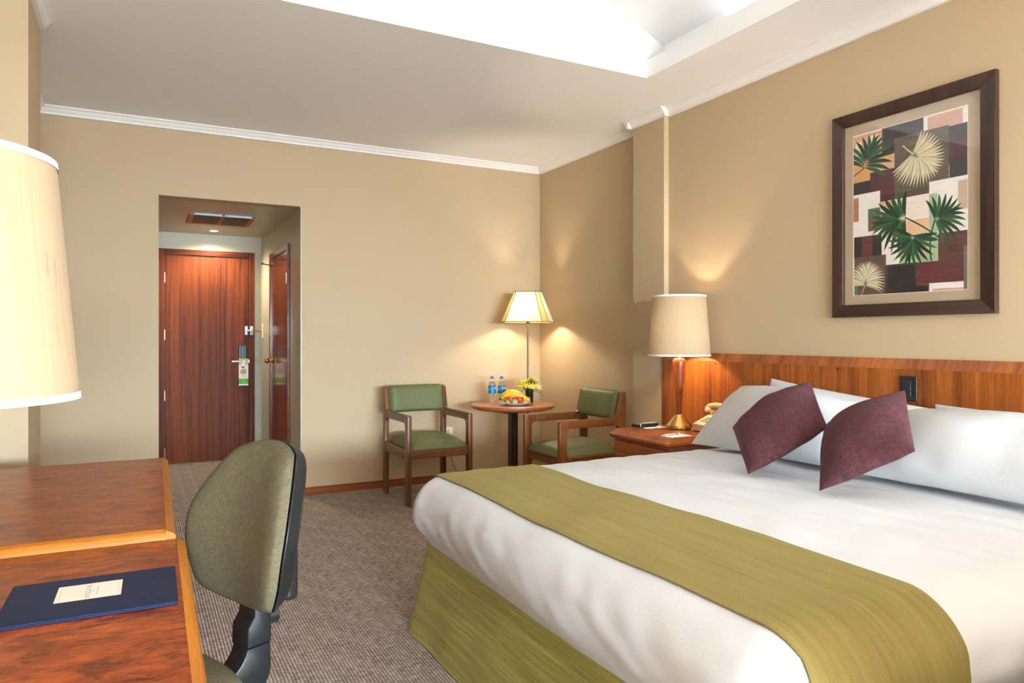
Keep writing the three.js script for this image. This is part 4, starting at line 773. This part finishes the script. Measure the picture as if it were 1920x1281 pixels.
// ---------------------------------------------------------------- desk
const DY = 0.735, DYF = 0.757;
function deskUnit(label, pos, L, top, edges, name) {      // local: z along the wall, 0 at the far end, +L towards the viewer; right edge at x = 0
  const o = thing(name, label, 'desk', pos, -0.020);
  const D = 0.66, t = 0.03, e = 0.022;
  part('desktop', puv(new THREE.BoxGeometry(D - e, t, L - (edges.near ? e : 0) - 0.002), 'z').translate(-e - (D - e) / 2, top - t / 2, (L - (edges.near ? e : 0)) / 2), M.burl, o);
  part('edge_strip', poly([[-e, top - 0.036], [-0.003, top - 0.036], [0, top - 0.032], [0, top - 0.014], [-0.004, top - 0.008], [-e, top + 0.0008]], L, { grain: 'z' }), M.trim, o);
  if (edges.near) part('edge_strip', poly([[-e, top - 0.036], [-0.003, top - 0.036], [0, top - 0.032], [0, top - 0.014], [-0.004, top - 0.008], [-e, top + 0.0008]], D - e, { grain: 'z' }).rotateY(-Math.PI / 2).translate(-e, 0, L), M.trim, o);
  return o;
}
{
  const o = deskUnit('far desk cabinet, slightly raised, with burl veneer top', [0.112, 0, -3.235], 1.225, DYF, { near: true }, 'desk_cabinet');
  part('cabinet', span(-0.64, -0.05, 0.06, DYF - 0.036, 0.03, 1.19, 0.003, 'y'), M.trim, o);
  for (let k = 0; k < 3; k++) { const d = part('drawer', span(-0.05, -0.034, 0.09 + k * 0.21, 0.28 + k * 0.21, 0.06, 1.16, 0.004, 'z'), M.trim, o); part('knob', new THREE.SphereGeometry(0.013, 16, 12).translate(-0.022, 0.185 + k * 0.21, 0.61), M.bronze, d); }
  part('plinth', span(-0.62, -0.09, 0, 0.06, 0.05, 1.17), M.darkWood, o);
  const n = deskUnit('near writing desk with glossy burl veneer top and oak edge', [0.111, 0, -2.006], 1.7, DY, { near: true }, 'writing_desk');
  part('apron', span(-0.07, -0.045, DY - 0.12, DY - 0.036, 0.02, 1.62, 0.003, 'z'), M.trim, n);
  part('end_panel', span(-0.64, -0.05, 0, DY - 0.036, 1.62, 1.65, 0.003, 'y'), M.trim, n);
  part('end_panel', span(-0.64, -0.09, 0, DY - 0.036, 0.01, 0.034, 0.003, 'y'), M.trim, n);
}
{ // folder
  const c = document.createElement('canvas'); c.width = 640; c.height = 512; const g = c.getContext('2d');
  g.fillStyle = '#f1e6d8'; g.fillRect(0, 0, 640, 512); g.strokeStyle = '#b0a69c'; g.lineWidth = 3; g.beginPath(); g.moveTo(34, 20); g.lineTo(34, 492); g.moveTo(608, 20); g.lineTo(608, 492); g.stroke();
  g.save(); g.translate(320, 256); g.rotate(-Math.PI / 2);       // text reads away from the viewer
  g.fillStyle = '#9fd4e4'; g.beginPath(); g.moveTo(0, -90); g.quadraticCurveTo(46, -20, 20, 60); g.lineTo(-4, 30); g.quadraticCurveTo(20, -20, 0, -90); g.fill(); g.beginPath(); g.moveTo(-6, -60); g.quadraticCurveTo(-44, -10, -26, 40); g.lineTo(-10, 20); g.quadraticCurveTo(-30, -10, -6, -60); g.fill();
  g.fillStyle = '#8a7a6c'; g.font = '62px serif'; g.textAlign = 'center'; g.fillText('HOTEL LUCAS', 0, 10);
  g.fillStyle = '#b9a99c'; g.fillRect(-30, 34, 60, 5); g.fillRect(-130, 74, 110, 9); g.fillRect(0, 74, 120, 9); g.restore();
  const t = new THREE.CanvasTexture(c); t.colorSpace = THREE.SRGBColorSpace;
  const o = thing('document_folder', 'navy blue folder with cream label lying on the writing desk', 'folder', [-0.077, DY, -1.63], -0.02);
  part('cover', box(0.295, 0.004, 0.236, 0, 0.0025, 0, 0.0018), M.navy, o); part('back_cover', box(0.297, 0.003, 0.238, 0.001, 0.0066, 0.001, 0.0014), M.navy, o);
  part('label', new THREE.PlaneGeometry(0.113, 0.098).rotateX(-Math.PI / 2).translate(-0.007, 0.0085, -0.018), std({ map: t, roughness: 0.6 }), o);
}
tableLamp('large cream drum shade lamp on the writing desk at the left edge', [-0.285, DY, -1.335], { rb: 0.204, rt: 0.172, y0: 0.418, y1: 0.79, power: 0.16 });

// ---------------------------------------------------------------- office chair (local: faces +z)
{
  const o = thing('office_chair', 'grey green swivel chair with black shell pushed under the desk', 'office chair', [0.045, 0, -1.83], -66 * Math.PI / 180);
  const zc = -0.24, yc = 0.775, hh = 0.203;
  const base = (a, b, off) => {                           // a, b in -1..1 over the rounded outline
    const x0 = a * Math.sqrt(1 - 0.36 * b * b), y0 = b * Math.sqrt(1 - 0.22 * a * a);
    const w = 0.215 - 0.06 * Math.max(0, b) ** 1.4 - 0.012 * Math.max(0, -b) ** 2;
    const x = x0 * (w + 0.0), y = yc + y0 * hh, t = (y - (yc - hh)) / (2 * hh);
    const z = zc + 0.055 * (x / 0.215) ** 2 - 0.10 * (t - 0.25) * Math.abs(t - 0.25) - 0.03 * (t - 0.3);
    return [x, y, z + off];
  };
  const lim = x => Math.sign(x) * Math.pow(Math.abs(x), 0.8);
  const front = grid(40, 44, (u, v) => { const a = lim(u * 2 - 1), b = lim(v * 2 - 1), e = Math.pow(Math.max(0, (1 - a ** 6) * (1 - b ** 6)), 0.5); const q = base(a, b, 0.012 + 0.038 * e + 0.012 * (1 - b * b) * (1 - a * a)); return [...q, q[0], q[1]]; });
  const br = part('backrest', front, M.chairCloth, o);
  const shellF = s => grid(40, 44, (u, v) => { let a = lim(u * 2 - 1), b = lim(v * 2 - 1); if (s < 0) a = -a; const e = Math.pow(Math.max(0, (1 - a ** 8) * (1 - b ** 8)), 0.5); const q = base(a * 0.985, b * 0.985, s > 0 ? 0.012 : 0.004 - 0.05 * e); return q; });
  part('back_shell', mergeGeometries([shellF(1), shellF(-1)]), M.blackPlastic, br);
  const pip = []; for (let k = 0; k <= 96; k++) { const t = k / 96 * 8, s = Math.floor(t) % 8, f = t - Math.floor(t); const P = [[-1, -1], [0, -1], [1, -1], [1, 0], [1, 1], [0, 1], [-1, 1], [-1, 0]], p = P[s], n = P[(s + 1) % 8]; const q = base((p[0] + (n[0] - p[0]) * f) * 0.985, (p[1] + (n[1] - p[1]) * f) * 0.985, 0.004); pip.push(V(...q)); }
  part('piping', new THREE.TubeGeometry(new THREE.CatmullRomCurve3(pip), 240, 0.0035, 8, true), M.blackPlastic, br);
  part('back_housing', box(0.2, 0.2, 0.04, 0, 0.68, zc - 0.05, 0.014), M.blackPlastic, br);
  // bracket, J-shaped bar
  const j = new THREE.Shape(); // (z, y)
  j.moveTo(zc - 0.028, 0.66); j.lineTo(zc + 0.018, 0.66); j.lineTo(zc + 0.02, 0.545); j.lineTo(zc + 0.038, 0.52); j.lineTo(zc + 0.04, 0.47); j.lineTo(zc - 0.03, 0.47);
  part('bracket_head', poly(j, 0.078, { bevel: 0.008 }).rotateY(-Math.PI / 2).translate(0.039, 0, 0), M.blackPlastic, o);
  const k2 = new THREE.Shape(); k2.moveTo(zc - 0.03, 0.468); k2.lineTo(zc + 0.038, 0.468); k2.quadraticCurveTo(zc + 0.05, 0.415, zc + 0.12, 0.40); k2.lineTo(zc + 0.24, 0.395); k2.lineTo(zc + 0.24, 0.345); k2.lineTo(zc + 0.05, 0.335); k2.quadraticCurveTo(zc - 0.03, 0.345, zc - 0.032, 0.41);
  part('bracket_arm', poly(k2, 0.07, { bevel: 0.008 }).rotateY(-Math.PI / 2).translate(0.035, 0, 0), M.blackPlastic, o);
  part('adjusting_knob', new THREE.CylinderGeometry(0.024, 0.027, 0.03, 20).rotateX(Math.PI / 2).translate(0, 0.525, zc - 0.045), M.blackPlastic, o);
  part('lever', box(0.16, 0.012, 0.03, 0.16, 0.37, -0.06, 0.005), M.blackPlastic, o);
  const seatG = s => grid(36, 30, (u, v) => { let a = lim(u * 2 - 1), b = lim(v * 2 - 1); if (s > 0) a = -a; const x = a * Math.sqrt(1 - 0.3 * b * b) * 0.225, z = b * Math.sqrt(1 - 0.3 * a * a) * 0.195, e = Math.pow(Math.max(0, (1 - a ** 6) * (1 - b ** 6)), 0.5); return [x, 0.438 + (s > 0 ? 0.042 * e : -0.018 * e), z + 0.05, x, z]; });
  part('seat', seatG(1), M.chairCloth, o); part('seat_pan', seatG(-1), M.blackPlastic, o);
  part('column', lathe([[0, 0.08], [0.03, 0.08], [0.03, 0.24], [0.022, 0.24], [0.022, 0.42], [0, 0.42]], 24), M.blackPlastic, o);
  for (let k = 0; k < 5; k++) { const a = k * Math.PI * 2 / 5 + 0.3, leg = part('leg', rod([0, 0.1, 0], [0.27 * Math.sin(a), 0.07, 0.27 * Math.cos(a)], 0.02, 10), M.blackPlastic, o); part('castor', new THREE.CylinderGeometry(0.026, 0.026, 0.04, 20).rotateZ(Math.PI / 2).rotateY(a).translate(0.27 * Math.sin(a), 0.027, 0.27 * Math.cos(a)), M.blackPlastic, leg); }
}

scene.traverse(o => { if (o.isMesh) { o.castShadow = true; o.receiveShadow = true; } if (o.isPointLight || o.isSpotLight) o.castShadow = true; });
renderer.render(scene, camera);
